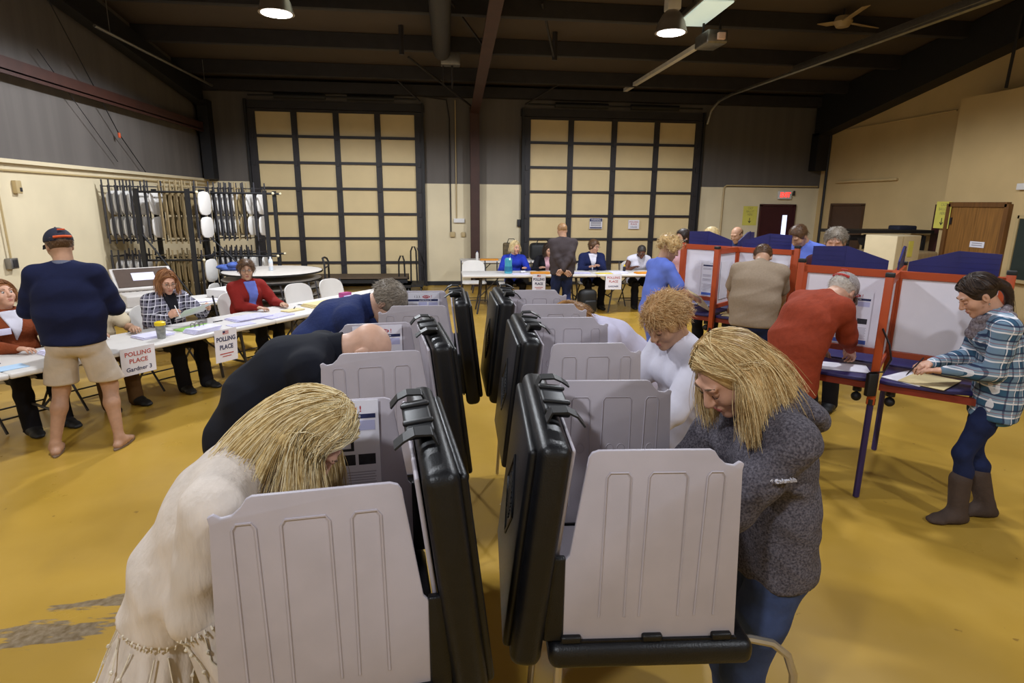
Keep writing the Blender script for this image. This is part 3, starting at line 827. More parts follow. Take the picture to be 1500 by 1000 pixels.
def red_booth(loc, rz, label):
    """local: +x = away from the camera along the divider, y = left; shelves at z=.85, top rail 1.56"""
    r = empty('privacy_booth', loc, rz, label, 'voting booth', 'red framed voting booths')
    L = .62; D = .5; T = 1.555; B0 = .93
    def panel(ax, s, ln):
        # a framed white panel from the hub along axis ax (0=x,1=y) sign s
        def p(a, z, off=0.0):
            return (s * a, off, z) if ax == 0 else (off, s * a, z)
        def bx(a0, a1, z0, z1, th):
            c = p((a0 + a1) / 2, (z0 + z1) / 2)
            d = (a1 - a0, th, z1 - z0) if ax == 0 else (th, a1 - a0, z1 - z0)
            return c, d
        f = MB()
        for a in ((.0, ln, T - .055, T, .045), (.0, ln, B0, B0 + .045, .045), (.0, .04, B0, T, .04), (ln - .045, ln, B0, T, .045)):
            f.box(*bx(*a))
        fr = f.build('panel_frame', m_red, r, smooth=0, bevel=.004)
        MB().box(*bx(.03, ln - .03, B0 + .03, T - .04, .012)).build('white_panel', m_wb, fr, smooth=0)
        return fr
    panel(1, 1, L); panel(1, -1, L); panel(0, -1, D); panel(0, 1, D)
    # outer posts on the divider with purple legs
    for s in (-1, 1):
        MB().rbox((s * (D + .005), 0, (T + .70) / 2 + .0), (.05, .05, T - .70 + .02), .006).build('post', m_red, r)
        MB().rbox((s * (D + .005), 0, T + .012), (.054, .054, .03), .006).build('post_cap', m_rubber, r)
        lg = MB().tube([(s * (D + .005), 0, .74), (s * (D + .015), 0, .01)], .021, 10).build('leg', m_purleg, r)
        MB().cyl((s * (D + .006), 0, .69), (s * (D + .006), 0, .73), .028, n=12).build('leg_collar', m_rubber, lg)
        MB().rbox((0, s * (L + .005), (T + B0) / 2 - .02), (.05, .05, T - B0 + .08), .006).build('end_post', m_red, r)
        MB().rbox((0, s * (L + .005), T + .03), (.054, .054, .03), .006).build('post_cap', m_rubber, r)
        lg = MB().tube([(0, s * (L - .02), .90), (0, s * (L - .0), .01)], .020, 10).build('leg', m_purleg, r)
    # four shelves on red rails
    for sx in (-1, 1):
        for sy in (-1, 1):
            cx, cy = sx * .25, sy * .31
            sh = MB()
            q = [(.03, .03), (.48, .03), (.50, .08), (.49, .40), (.42, .55), (.30, .60), (.03, .60)]
            q = [(sx * a, sy * b) for a, b in q]
            sh.prism(q, .838, .862)
            s_ = sh.build('shelf', m_purple, r, bevel=.004)
            MB().box((sx * .46, sy * .30, .81), (.03, .54, .045)).box((sx * .25, sy * .575, .81), (.44, .03, .045)).build('shelf_rail', mat('dark_red_rail', '#7a2412', .5), s_, smooth=0)
            MB().tube([(sx * .40, sy * .10, .82), (sx * .40, sy * .10, .74)], .028, 8).sphere((sx * .40, sy * .10, .70), .033).build('clamp_knob', m_rubber, s_)
    # blue sloping screens standing on the top rails
    def fin(ax, s, prof):
        M = Matrix(((s, 0, 0, 0), (0, 0, 1, 0), (0, 1, 0, 0), (0, 0, 0, 1))) if ax == 0 else Matrix(((0, 0, 1, 0), (s, 0, 0, 0), (0, 1, 0, 0), (0, 0, 0, 1)))
        f = MB().prism(prof, -.006, .006, M).build('blue_screen', m_bluefin, r, smooth=0)
        rb = MB()
        for k in range(1, 5):
            zz = T + .01 + .035 * k
            xs = [p[0] for p in prof if p[1] > zz]
            if xs: rb.box(((min(xs) + max(xs)) / 2, zz, 0), (max(xs) - min(xs), .003, .016), M)
        rb.box((.34, T + .08, 0), (.005, .15, .016), M)
        rb.build('screen_rib', m_bluefin, f, smooth=0)
    for s in (-1, 1):
        fin(1, s, [(.06, T + .0), (.56, T + .0), (.56, T + .145), (.33, T + .155), (.06, T + .065)])
    fin(0, 1, [(.03, T + .0), (.46, T + .0), (.46, T + .145), (.28, T + .15), (.03, T + .06)])
    return r
TH1, TH2 = math.atan2(.72, .69), radians(41)
B1 = red_booth((3.22, 3.84, 0), TH1, 'nearer red framed booth with blue screens, between the red fleece and plaid shirt')
B2 = red_booth((3.20, 6.15, 0), TH2, 'farther red framed booth with blue screens, before the man in tan')
def on(b, x, y, z):
    th = b.rotation_euler.z
    return Vector((b.location.x + x * cos(th) - y * sin(th), b.location.y + x * sin(th) + y * cos(th), z))
# instruction sheets on the white panels
for b, y, lab in ((B1, .27, 'instruction sheet on the white panel beside the man in red'), (B2, .22, 'instruction sheet on the left white panel of the farther red booth')):
    th = b.rotation_euler.z
    e = empty('instruction_poster', on(b, -.012, y, 1.185), th, lab, 'poster', 'instruction sheets on the red booths')
    vote_poster(e, frame((0, 0, 0), (0, -1, 0), (0, 0, 1)), .30, .40)
e = empty('instruction_poster', on(B2, -.27, -.012, 1.22), TH2, 'instruction sheet on the divider left of the man in the tan shirt', 'poster', 'instruction sheets on the red booths')
vote_poster(e, frame((0, 0, 0), (-1, 0, 0), (0, 0, 1)), .26, .40)
# lamp strap hanging at the front post of the near booth
p0 = on(B1, -.50, .0, 0)
st = MB()
st.tube([p0 + V(-.02, -.03, 1.22), p0 + V(.02, -.06, 1.12), p0 + V(.05, -.06, 1.02), p0 + V(.02, -.05, .93), p0 + V(-.06, -.02, .92), p0 + V(-.05, -.02, .80)], .022, 6, flat=.3)
tag(st.build('nylon_strap', m_rubber), 'loose black nylon strap hanging on the orange post of the nearer red booth', 'strap')
tag(MB().rbox(p0 + V(-.045, -.035, .84), (.07, .04, .16), .01).build('strap_buckle', m_rubber), 'black strap clamp on the orange post beside the blue shelf', 'clamp')

# ================================================================ tables and chairs
m_tabletop = mat('white_blow_moulded_plastic', '#d2cdc8', .45, var=.03, vscale=3)
m_leg = mat('dark_grey_powder_coat', '#3c3a3e', .45, .3, var=.1)
def make_table(Lg, Wd, H):
    """local: x along, y across; origin on the floor at the middle"""
    r = empty('folding_table')
    MB().rbox((0, 0, H - .022), (Lg, Wd, .044), .014).build('table_top', m_tabletop, r)
    MB().box((0, -Wd * .36, H - .055), (Lg * .86, .03, .025)).box((0, Wd * .36, H - .055), (Lg * .86, .03, .025)).build('apron_rail', m_leg, r, smooth=0)
    for s in (-1, 1):
        x = s * (Lg / 2 - .32)
        lg = MB().tube([(x - s * .03, -Wd * .30, H - .05), (x, -Wd * .30, H * .45), (x + s * .06, -Wd * .36, .02)], .016, 8)
        lg.tube([(x - s * .03, Wd * .30, H - .05), (x, Wd * .30, H * .45), (x + s * .06, Wd * .36, .02)], .016, 8)
        lg.tube([(x + s * .005, -Wd * .30, H * .40), (x + s * .005, Wd * .30, H * .40)], .012, 6)
        lg.build('leg', m_leg, r)
        MB().tube([(x, 0, H * .40), (x - s * .40, 0, H - .05)], .010, 6).build('leg_brace', m_leg, r)
    return r
UT = Vector((.579, .815, 0)); NT = Vector((-.815, .579, 0))      # along / behind the left row of tables
TA = Vector((-3.26, 4.67, 0)); TZ = .71
tang = math.atan2(UT.y, UT.x)
def tpos(t, n, z=0.0): return TA + UT * t + NT * n + Vector((0, 0, z))
t0 = make_table(2.44, .76, TZ)
tl = ['white folding table of the left row with both hanging polling place sheets',
      'white folding table of the left row in front of the empty chairs',
      'white folding table at the left edge of the photo, before the rust cardigan']
for k, t in enumerate((1.22, 3.665, -1.225)):
    o = t0 if k == 0 else copy_tree(t0)
    place(o, tpos(t, .38), tang, tl[k], 'white folding tables of the left row'); o['category'] = 'table'
FY, FZ = 10.42, .74
t1 = make_table(2.44, .72, FZ)
for k, (x, y) in enumerate(((1.57, FY + .36), (4.02, FY + .38))):
    o = t1 if k == 0 else copy_tree(t1)
    place(o, (x, y, 0), 0, ['white folding table of the far row, its left half, behind the standing man', 'white folding table of the far row, its right half, beside the nurse in blue'][k], 'white folding tables of the far row'); o['category'] = 'table'
t2 = copy_tree(t1); place(t2, (1.62, 13.35, 0), 0, 'white folding table against the back wall carrying bags', 'white folding tables by the walls')
t2['category'] = 'table'
t3 = copy_tree(t0); place(t3, (-3.68, 7.91, 0), math.atan2(.6, .8), 'white folding table behind the seated women carrying the white boxes', 'white folding tables by the walls')
t3['category'] = 'table'

m_chairpl = mat('white_chair_plastic', '#d8d4cf', .45, var=.03)
def make_chair():
    """folding chair, local +x = the way the sitter faces; origin on the floor below the seat"""
    r = empty('folding_chair')
    s = MB()
    n = 9
    grid = []
    P = [(-.20, -.20), (.14, -.215), (.20, -.17), (.215, 0), (.20, .17), (.14, .215), (-.20, .20)]
    s.prism(P, .425, .45)
    s.build('seat', m_chairpl, r, bevel=.008)
    b = MB()
    def pt(u, v, off):      # curved back shell
        z = .56 + .27 * v; y = (.205 - .03 * max(0, v - .6) / .4) * u
        return (-.245 - .10 * v * .55 + .035 * u * u + off, y, z - .045 * (v ** 6) * u ** 4 - 0)
    N, Mv = 10, 6
    for off in (0, -.016):
        b.v += [Vector(pt(-1 + 2 * i / N, j / Mv, off)) for j in range(Mv + 1) for i in range(N + 1)]
    q = (N + 1) * (Mv + 1)
    for j in range(Mv):
        for i in range(N):
            a = j * (N + 1) + i
            b.f += [(a, a + 1, a + N + 2, a + N + 1), (q + a, q + a + N + 1, q + a + N + 2, q + a + 1)]
    for i in range(N):
        b.f += [(i, q + i, q + i + 1, i + 1)]
        a = Mv * (N + 1) + i; b.f += [(a, a + 1, q + a + 1, q + a)]
    for j in range(Mv):
        a = j * (N + 1); b.f += [(a, a + N + 1, q + a + N + 1, q + a)]
        a += N; b.f += [(a, q + a, q + a + N + 1, a + N + 1)]
    b.build('backrest', m_chairpl, r)
    for sy in (-1, 1):
        MB().tube([(-.31, sy * .215, .82), (-.245, sy * .22, .55), (.24, sy * .225, .015)], .011, 6).build('front_leg', m_leg, r)
        MB().tube([(.10, sy * .205, .42), (-.25, sy * .21, .015)], .011, 6).build('rear_leg', m_leg, r)
    MB().tube([(.17, -.222, .12), (.17, .222, .12)], .008, 6).tube([(-.17, -.205, .11), (-.17, .205, .11)], .008, 6).build('stretcher', m_leg, r)
    return r
CH = make_chair(); CH['category'] = 'chair'; CH.scale = (1.08, 1.12, 1.04)
chairs = []
rz_t = tang - pi / 2            # left-row sitters face the camera side
def chair(loc, rz, label, group):
    o = CH if not chairs else copy_tree(CH)
    chairs.append(o)
    return place(o, loc, rz, label, group)
GL, GF = 'white folding chairs behind the left tables', 'white folding chairs at the far tables'
chair(tpos(3.86, .98), rz_t - .05, 'empty white folding chair behind the left tables with papers on its seat', GL)
chair(tpos(4.5, .98), rz_t, 'empty white folding chair behind the far end of the left tables', GL)
SEAT = {'rust': (.42, 1.0), 'cream': (1.08, 1.05), 'plaid': (1.80, 1.0), 'red': (2.86, 1.0)}
chair(tpos(SEAT['rust'][0], 1.0), rz_t, 'white folding chair under the woman in the rust cardigan', GL)
chair(tpos(SEAT['cream'][0], 1.05), rz_t, 'white folding chair under the seated person hidden behind the man in shorts', GL)
chair(tpos(SEAT['plaid'][0], 1.0), rz_t, 'white folding chair under the woman in plaid reading a paper', GL)
chair(tpos(SEAT['red'][0], 1.0), rz_t, 'white folding chair under the woman in the red cardigan', GL)
FSEAT = {'blue': 1.38, 'black': 2.02, 'navy': 2.92, 'white': 3.85}
chair((.62, 11.65, 0), -pi / 2, 'empty white folding chair at the left end of the far tables', GF)
chair((FSEAT['blue'] - .05, 11.45, 0), -pi / 2, 'white folding chair under the blonde woman in the blue jacket', GF)
chair((FSEAT['black'], 11.45, 0), -pi / 2, 'white folding chair under the dark haired woman in black', GF)
chair((FSEAT['navy'], 11.45, 0), -pi / 2, 'white folding chair under the woman in the navy blazer', GF)
chair((FSEAT['white'], 11.45, 0), -pi / 2, 'white folding chair under the person in the white sleeveless top', GF)

# ---------------------------------------------------------------- racks of hanging folding chairs
m_tan = mat('tan_chair_metal', '#8f7d5a', .5, .1, var=.08)
def hanging_chair(mshell, mframe):
    """folded chair hung upright; local x = thickness, y = width; z from 0 (bottom) to 1.0"""
    r = empty('hanging_chair')
    f = MB()
    for s in (-1, 1):
        f.tube([(.0, s * .205, .02), (.0, s * .21, 1.0)], .012, 6)
        f.tube([(-.035, s * .185, .10), (-.03, s * .19, .92)], .011, 6)
    f.tube([(0, -.21, .90), (0, .21, .90)], .009, 6).tube([(-.03, -.19, .16), (-.03, .19, .16)], .009, 6).tube([(0, -.21, .06), (0, .21, .06)], .009, 6)
    f.build('frame', mframe, r)
    def shell(z0, z1, x, top):
        n = 12; P = []
        for k in range(n):
            a = 2 * pi * k / n
            P.append((.185 * math.copysign(abs(cos(a)) ** .6, cos(a)), (z0 + z1) / 2 + (z1 - z0) / 2 * math.copysign(abs(sin(a)) ** .6, sin(a))))
        M = Matrix(((0, 0, 1, 0), (1, 0, 0, 0), (0, 1, 0, 0), (0, 0, 0, 1)))
        return MB().prism(P, x - .012, x + .012, M)
    shell(.46, .84, .024, 0).build('backrest', mshell, r, bevel=.008)
    shell(.10, .44, .030, 0).build('seat', mshell, r, bevel=.008)
    return r
HW = hanging_chair(m_chairpl, mat('dark_grey_chair_frame', '#2b2a30', .5)); HT = hanging_chair(m_tan, m_tan)
hset = []
def hang(x, y, z, proto, rz, label, group):
    o = proto if proto not in hset else copy_tree(proto)
    hset.append(proto); hset.append(o)
    place(o, (x, y, z), rz, label, group); o['category'] = 'chair'
# (x, kind, face visible)
row = [(-5.17, 'W'), (-5.07, 'W'), (-4.97, 'W'), (-4.86, 'W'), (-4.76, 'W'), (-4.55, 'W'), (-4.34, 'T'), (-4.26, 'T'), (-4.18, 'T'), (-4.09, 'T'), (-4.0, 'T'), (-3.82, 'W'),
       (-3.62, 'W'), (-3.54, 'W'), (-3.46, 'W'), (-3.38, 'W'), (-3.30, 'W'), (-3.22, 'T'), (-3.10, 'W'), (-2.93, 'W')]
for k, (x, q) in enumerate(row):
    hang(x if x < -3.75 else x * 1.073, 10.25 if x < -3.75 else 11.0, 1.30, HW if q == 'W' else HT, radians(-8),
         'folded white chair hanging edge on in the upper tier of the wall rack' if q == 'W' else 'folded tan chair hanging in the upper tier of the wall rack',
         'white chairs hanging in the upper tier' if q == 'W' else 'tan chairs hanging in the upper tier')
for k, (x, q) in enumerate(row):
    q = 'T' if -4.72 < x < -3.9 else 'W'
    hang(x if x < -3.75 else x * 1.073, 10.25 if x < -3.75 else 11.0, .22, HW if q == 'W' else HT, radians(-8),
         'folded white chair in the lower tier of the wall rack' if q == 'W' else 'folded tan chair in the lower tier of the wall rack',
         'white chairs hanging in the lower tier' if q == 'W' else 'tan chairs hanging in the lower tier')
def rack(x0, x1, label, y=10.25):
    r = empty('chair_rack', ((x0 + x1) / 2, y, 0), 0, label, 'chair rack', 'racks of hanging chairs')
    w = (x1 - x0) / 2
    for sx in (-1, 1):
        MB().box((sx * w, -.30, 1.16), (.06, .06, 2.02)).box((sx * w, .30, 1.16), (.06, .06, 2.02)).box((sx * w, 0, .12), (.06, .66, .06)).build('upright', m_black, r, smooth=0)
    for z in (2.12, 1.06):
        for sy in (-1, 1):
            MB().tube([(-w - .06, sy * .24, z), (w + .12, sy * .24, z)], .017, 8).build('hanging_bar', m_black, r)
            MB().sphere((w + .12, sy * .24, z), .024).build('bar_end_cap', mat('cream_plastic_cap', '#d8cba8', .5), r)
    MB().tube([(-w, -.3, 1.5), (w, -.3, .35)], .014, 6).build('diagonal_brace', m_black, r)
    for sx in (-1, 1):
        for sy in (-1, 1): MB().cyl((sx * w, sy * .3 - .02, .07), (sx * w, sy * .3 + .02, .07), .07, n=14).build('caster', m_rubber, r)
    return r
rack(-4.68, -3.93, 'black rolling chair rack nearer the left wall'); rack(-4.03, -2.98, 'black rolling chair rack beside the left roller door', 11.0)

# ---------------------------------------------------------------- stack of round tables, carts
m_roundtop = mat('grey_white_table_laminate', '#b9b2aa', .5, var=.05)
for k in range(6):
    r = empty('round_table_folded', (-2.75 + .02 * (k % 2), 9.95 - .02 * (k % 3), .28 + .122 * k), .3 * k,
              'topmost folded round table of the stack in front of the left roller door' if k == 5 else 'folded round table lying in the stack behind the woman in red, lower layer', 'table', None if k == 5 else 'lower round tables of the stack')
    MB().lathe([(0, -.015), (.74, -.015), (.76, -.01), (.765, 0), (.76, .012), (.74, .016), (0, .016)], 48).build('table_top', m_roundtop, r)
    MB().lathe([(.76, -.012), (.772, -.012), (.772, .012), (.76, .012)], 48).build('edge_band', m_rubber, r)
    MB().box((0, .2, -.035), (1.1, .03, .03)).box((0, -.2, -.035), (1.1, .03, .03)).box((.3, 0, -.035), (.03, .5, .03)).build('folded_legs', m_leg, r, smooth=0)
ct = empty('table_cart', (-2.75, 9.95, 0), 0, 'black cart with a ladder handle carrying the stacked round tables', 'cart')
MB().box((0, 0, .17), (1.5, .8, .05)).build('deck', m_black, ct, smooth=0)
h = MB()
for sy in (-.17, .17): h.tube([(.86, sy, .18), (.86, sy, 1.03), (.84, sy * .9, 1.08), (.82, sy * .5, 1.1)], .016, 8)
h.tube([(.82, -.09, 1.1), (.82, .09, 1.1)], .016, 8)
for z in (.5, .75, .95): h.tube([(.86, -.17, z), (.86, .17, z)], .012, 6)
h.build('handle', m_black, ct)
for sx in (-.6, .6):
    for sy in (-.33, .33): MB().cyl((sx, sy - .02, .072), (sx, sy + .02, .072), .072, n=14).build('caster', m_rubber, ct)
cl = empty('flat_cart', (-2.1, 13.95, 0), 0, 'low black flat cart along the bottom of the left roller door', 'cart')
MB().box((0, 0, .30), (2.6, .7, .06)).build('deck', mat('worn_brown_plywood', '#5a4a3a', .7), cl, smooth=0)
MB().box((0, -.33, .24), (2.6, .04, .10)).box((0, .33, .24), (2.6, .04, .10)).build('frame', m_black, cl, smooth=0)
for sx in (-1.1, 1.1):
    for sy in (-.28, .28): MB().cyl((sx, sy - .025, .10), (sx, sy + .025, .10), .10, n=14).build('caster', m_rubber, cl)
for k, (x, y, hh, lab) in enumerate(((-.93, 13.7, .80, 'shorter black push cart handle standing before the left roller door'), (-.66, 13.8, 1.0, 'taller black push cart handle beside the left door track'))):
    dl = empty('hand_cart', (x, y, 0), 0, lab, 'cart')
    MB().tube([(-.07, 0, .2), (-.06, 0, hh - .1), (-.02, 0, hh), (.03, 0, hh), (.06, 0, hh - .1), (.07, 0, .2)], .018, 8).build('handle', m_black, dl)
    MB().box((0, -.2, .17), (.45, .75, .05)).build('deck', m_black, dl, smooth=0)
    for sx in (-.17, .17):
        for sy in (-.5, .1): MB().cyl((sx - .015, sy, .072), (sx + .015, sy, .072), .072, n=12).build('caster', m_rubber, dl)
tag(MB().tube([(-.47, 14.45, 1.1), (-.42, 14.42, .95), (-.45, 14.42, .6), (-.40, 14.42, .9), (-.44, 14.42, .35), (-.40, 14.4, .1), (-.35, 14.4, .02)], .012, 6).tube([(-.6, 14.3, .95), (-.45, 14.35, .5)], .01, 6).build('extension_cord', m_leg), 'grey cord hanging in loops at the right edge of the left roller door', 'cord')

# ---------------------------------------------------------------- things on the left tables
def paper_stack(loc, rz, w, h, t, m, label, cat='papers', name='paper_stack', group=None, fan=3):
    e = empty(name, loc, rz, label, cat, group)
    for k in range(fan):
        MB().box((.012 * k - .01, .008 * (k % 2), t * (k + .5) / fan), (w, h, t / fan * .98), rz=.05 * k - .04).build('sheet', m, e, smooth=0)
    return e
m_lilac = mat('lilac_white_paper', '#d5d2ea', .8, var=.06, vscale=20)
m_print = mat('printed_form', '#c3bfdc', .8, var=.18, vscale=30, stretch=(1, 6, 1))
m_green = mat('lime_green_folder', '#9fcf6a', .7, var=.03)
m_manila = mat('manila_paper', '#d6c492', .75, var=.04)
m_lblue = mat('light_blue_sheet', '#a9c4de', .8, var=.03)
def lt(t, n): return tpos(t, n, TZ + .001)
paper_stack(lt(.55, .40), tang, .30, .22, .03, m_lilac, 'pile of white printed papers in front of the woman in rust')
paper_stack(lt(.02, .20), tang, .34, .16, .004, m_lblue, 'light blue sheet near the left end of the tables', 'paper', 'paper_sheet', fan=1)
paper_stack(lt(1.30, .36), tang, .30, .22, .02, m_lilac, 'white papers beside the yellow lidded tumbler', fan=2)
paper_stack(lt(1.74, .33), tang + .1, .36, .24, .012, m_green, 'lime green folder in front of the woman in plaid', 'folder', 'folder', fan=1)
b = empty('ring_binder', lt(1.66, .16), tang + .05, 'open ring binder of white forms beside the green folder', 'binder')
for k in range(4): MB().box((.01 * k, 0, .006 + .010 * k), (.28, .19, .008), rz=.04 * k - .05).build('sheet', m_lilac, b, smooth=0)
for s in (-.05, .0, .05): MB().tube([(s, .08, .04), (s, .085, .075), (s, .06, .09), (s, .03, .085), (s, .025, .05)], .004, 6).build('ring', m_galv, b)
paper_stack(lt(2.10, .12), tang - .1, .26, .15, .004, m_print, 'single printed form near the polling place flag sign', 'paper', 'paper_sheet', fan=1)
paper_stack(lt(2.36, .34), tang - .1, .42, .26, .02, m_print, 'spread printed forms in front of the woman in red', fan=3)
paper_stack(lt(2.62, .18), tang + .1, .34, .2, .008, m_print, 'loose printed forms at the joint of the left tables', fan=2)
paper_stack(lt(2.95, .30), tang, .24, .14, .015, m_manila, 'small cream note pad near the woman in red', 'notepad', 'notepad', fan=1)
paper_stack(lt(3.40, .30), tang - .15, .42, .26, .035, m_manila, 'stack of large manila envelopes on the left tables', 'envelopes', 'envelope_stack', fan=4)
paper_stack(lt(3.85, .42), tang, .36, .22, .006, m_lilac, 'white sheets beside the magenta box', fan=2)
paper_stack(lt(4.02, .20), tang + .2, .30, .2, .006, m_print, 'printed sheets towards the far end of the left tables', fan=2)
e = empty('card_box', lt(4.02, .50), tang, 'small magenta box on the far part of the left tables', 'box')
MB().rbox((0, 0, .035), (.15, .10, .07), .006).build('box', mat('magenta_card', '#a03a72', .6), e)
MB().box((0, -.052, .02), (.15, .004, .03)).build('paper_band', m_lilac, e, smooth=0)
cup = empty('travel_tumbler', lt(1.28, .20), 0, 'clear tumbler with a yellow lid on the table behind the man in shorts', 'cup')
MB().lathe([(0, 0), (.036, 0), (.045, .13), (.043, .13), (.035, .006), (0, .006)], 20).build('cup_body', mat('smoky_clear_plastic', '#8a8c88', .15, var=.3, vscale=30), cup)
MB().lathe([(0, .165), (.030, .165), (.047, .155), (.049, .128), (.045, .126)], 20).build('lid', mat('yellow_lid', '#e8c91e', .4), cup)
for k, (t, n, lab) in enumerate(((2.06, .46, 'pen beside the green folder'), (3.02, .36, 'black pen on the cream note pad'), (.10, .45, 'black marker near the left end of the tables'), (3.28, .52, 'black pen beside the manila envelopes'))):
    e = empty('pen', lt(t, n) + V(0, 0, .006 if k != 1 else .022), tang + .7 * k, lab + (' on the left tables' if k == 0 else ''), 'pen')
    MB().cyl((-.06, 0, 0), (.05, 0, 0), .005, n=8).build('barrel', m_ink, e); MB().cyl((.05, 0, 0), (.066, 0, 0), .004, .001, n=8).build('tip', m_galv, e)
sgn = lambda t, lab, kind, w, h: polling_sheet(tpos(t, -.012, TZ - h / 2 + .02), UT, (-.815 * -.06, -.579 * .06, 1), lab, kind, w, h)
sgn(.93, 'white polling place sheet with gardner lettering hanging from the table beside the shorts', 'gardner', .30, .25)
sgn(1.80, 'white polling place sheet with a small flag hanging from the left tables', 'flag', .25, .34)
polling_sheet((1.72, FY - .012, .60), (1, 0, 0), (0, 0, 1), 'white polling place sheet with a small flag hanging from the far tables', 'flag', .24, .32)
polling_sheet((3.10, FY - .012, .61), (1, 0, 0), (0, 0, 1), 'white polling place sheet with red print hanging from the far tables', 'plain', .30, .28)

# boxes on the table behind
T3 = Vector((-3.68, 7.91, 0)); A3 = math.atan2(.6, .8)
def t3p(x, y, z=0.0): return T3 + Vector((x * cos(A3) - y * sin(A3), x * sin(A3) + y * cos(A3), TZ + z))
e = empty('ballot_scanner', t3p(.0, .0), A3, 'white hinged case standing open behind the woman in plaid', 'case')
MB().rbox((0, 0, .07), (.66, .44, .14), .015).build('base', mat('grey_white_case', '#c5bfba', .5), e)
LMx = Matrix.Translation((0, .23, .16)) @ Matrix.Rotation(radians(38), 4, 'X')
MB().rbox((0, .19, 0), (.70, .40, .05), .015, LMx).build('lid', mat('grey_white_case', '#c5bfba', .5), e)
MB().box((0, .19, .03), (.62, .33, .01), LMx).build('lid_lining', mat('brown_foam', '#4a3a30', .8), e, smooth=0)
MB().box((0, .20, .037), (.26, .14, .004), LMx).build('label_sheet', m_lilac, e, smooth=0)
e = empty('cardboard_box', t3p(.92, .05), A3 + .5, 'open white cardboard box on the table behind the woman in red', 'box')
MB().rbox((0, 0, .055), (.42, .32, .11), .006).build('box', m_white_pl, e)
MB().box((0, -.19, .13), (.42, .12, .006), Matrix.Rotation(.3, 4, 'X')).build('flap', m_white_pl, e, smooth=0)
paper_stack(t3p(.55, -.22), A3, .30, .2, .01, m_lilac, 'loose white papers on the table behind the woman in plaid')
e = empty('folded_jeans', (-3.36, 9.93, 0.908), .3, 'heap of blue clothing lying on the top round table', 'clothing')
mb = MB()
for k, (x, y, z, a) in enumerate(((0, 0, .03, 0), (.1, .05, .06, .4), (-.1, .03, .05, 1.0), (.03, -.04, .09, .2))): mb.sphere((x, y, z), (.20 - .03 * k, .12, .045), nu=18)
mb.build('cloth', mat('blue_denim_heap', '#40579c', .85, var=.35, vscale=12, bump=.5, bscale=18), e)
def bottle(loc, label, m, h=.22, cap='#d8dde8'):
    e = empty('water_bottle', loc, 0, label, 'bottle')
    MB().lathe([(0, 0), (.032, 0), (.034, .01), (.034, h * .68), (.026, h * .8), (.013, h * .9), (.013, h * .93)], 16).build('bottle_body', m, e)
    MB().lathe([(.015, h * .92), (.015, h), (0, h)], 14).build('cap', mat('cap_' + cap[1:], cap, .4), e)
    MB().lathe([(.0345, h * .3), (.0345, h * .55)], 16).build('label_band', m_white_pl, e)
bottle((-2.74, 9.85, .907), 'clear water bottle standing on the stacked round tables', mat('clear_pet_plastic', '#c9d2dc', .1, var=.1))
bottle(t3p(1.13, -.22), 'blue bottle on the table beside the woman in red', mat('blue_bottle', '#2440a0', .2), .2, '#1c2c70')
# things on the empty chair
cpos = tpos(3.86, .98)
paper_stack(Vector((cpos.x, cpos.y, .452)), rz_t, .26, .2, .02, m_print, 'papers lying on the seat of the empty white chair')
e = empty('handbag', tpos(3.35, .75), .4, 'small black bag on the floor under the left tables', 'bag')
MB().rbox((0, 0, .09), (.30, .16, .18), .05).build('bag_body', m_rubber, e)
MB().tube([(-.08, 0, .17), (-.05, 0, .26), (.05, 0, .26), (.08, 0, .17)], .008, 6).build('handle', m_rubber, e)
# things on the far tables
def ft_(x, y): return Vector((x, y, FZ + .001))
m_orange_p = mat('orange_folder', '#d8902c', .7, var=.04)
paper_stack(ft_(1.78, 10.62), 0, .34, .2, .03, m_orange_p, 'orange folder on the far tables in front of the dark haired woman', 'folder', 'folder', fan=2)
paper_stack(ft_(1.42, 10.58), .2, .3, .2, .006, m_lilac, 'white sheets near the blonde woman in the blue jacket', fan=2)
paper_stack(ft_(2.55, 10.66), -.1, .34, .2, .01, m_print, 'white forms on the far tables in front of the navy blazer', fan=2)
paper_stack(ft_(2.98, 10.60), .1, .30, .16, .008, mat('yellow_form', '#d8c24a', .8), 'yellow form on the far tables beside the white forms', 'paper', 'paper_sheet', fan=1)
paper_stack(ft_(3.28, 10.70), .0, .30, .22, .02, m_lilac, 'white paper pile on the far tables above the red print sheet', fan=2)
paper_stack(ft_(3.72, 10.58), .1, .30, .18, .025, m_orange_p, 'orange folder in front of the person in the white top', 'folder', 'folder', fan=2)
e = empty('water_jug', ft_(1.20, 10.72), 0, 'clear blue drinking jug on the far tables beside the blonde woman', 'jug')
MB().lathe([(0, 0), (.07, 0), (.075, .02), (.065, .18), (.07, .25), (.05, .28), (0, .28)], 20).build('jug_body', mat('aqua_plastic', '#4a9fb4', .15, var=.1), e)
MB().lathe([(.0765, .04), (.070, .13)], 20).build('label_band', mat('teal_band', '#1f6d8c', .4), e)
MB().tube([(.02, 0, .27), (.05, .02, .36)], .006, 6).build('straw', mat('teal_band', '#1f6d8c'), e)
e = empty('sauce_bottle', ft_(3.42, 10.82), 0, 'small bottle with a yellow cap on the far tables', 'bottle')
MB().lathe([(0, 0), (.025, 0), (.027, .09), (.012, .11), (0, .11)], 12).build('bottle_body', m_ink, e); MB().lathe([(.014, .1), (.014, .14), (0, .14)], 12).build('cap', mat('yellow_lid', '#e8c91e', .4), e)
e = empty('crumpled_tissue', ft_(1.48, 10.78), 0, 'crumpled white tissue on the far tables', 'tissue')
mb = MB()
for k in range(5): mb.sphere((.03 * cos(k * 1.3), .03 * sin(k * 1.3), .02), (.03, .025, .02), nu=8, nv=6)
mb.build('tissue', m_paper, e)
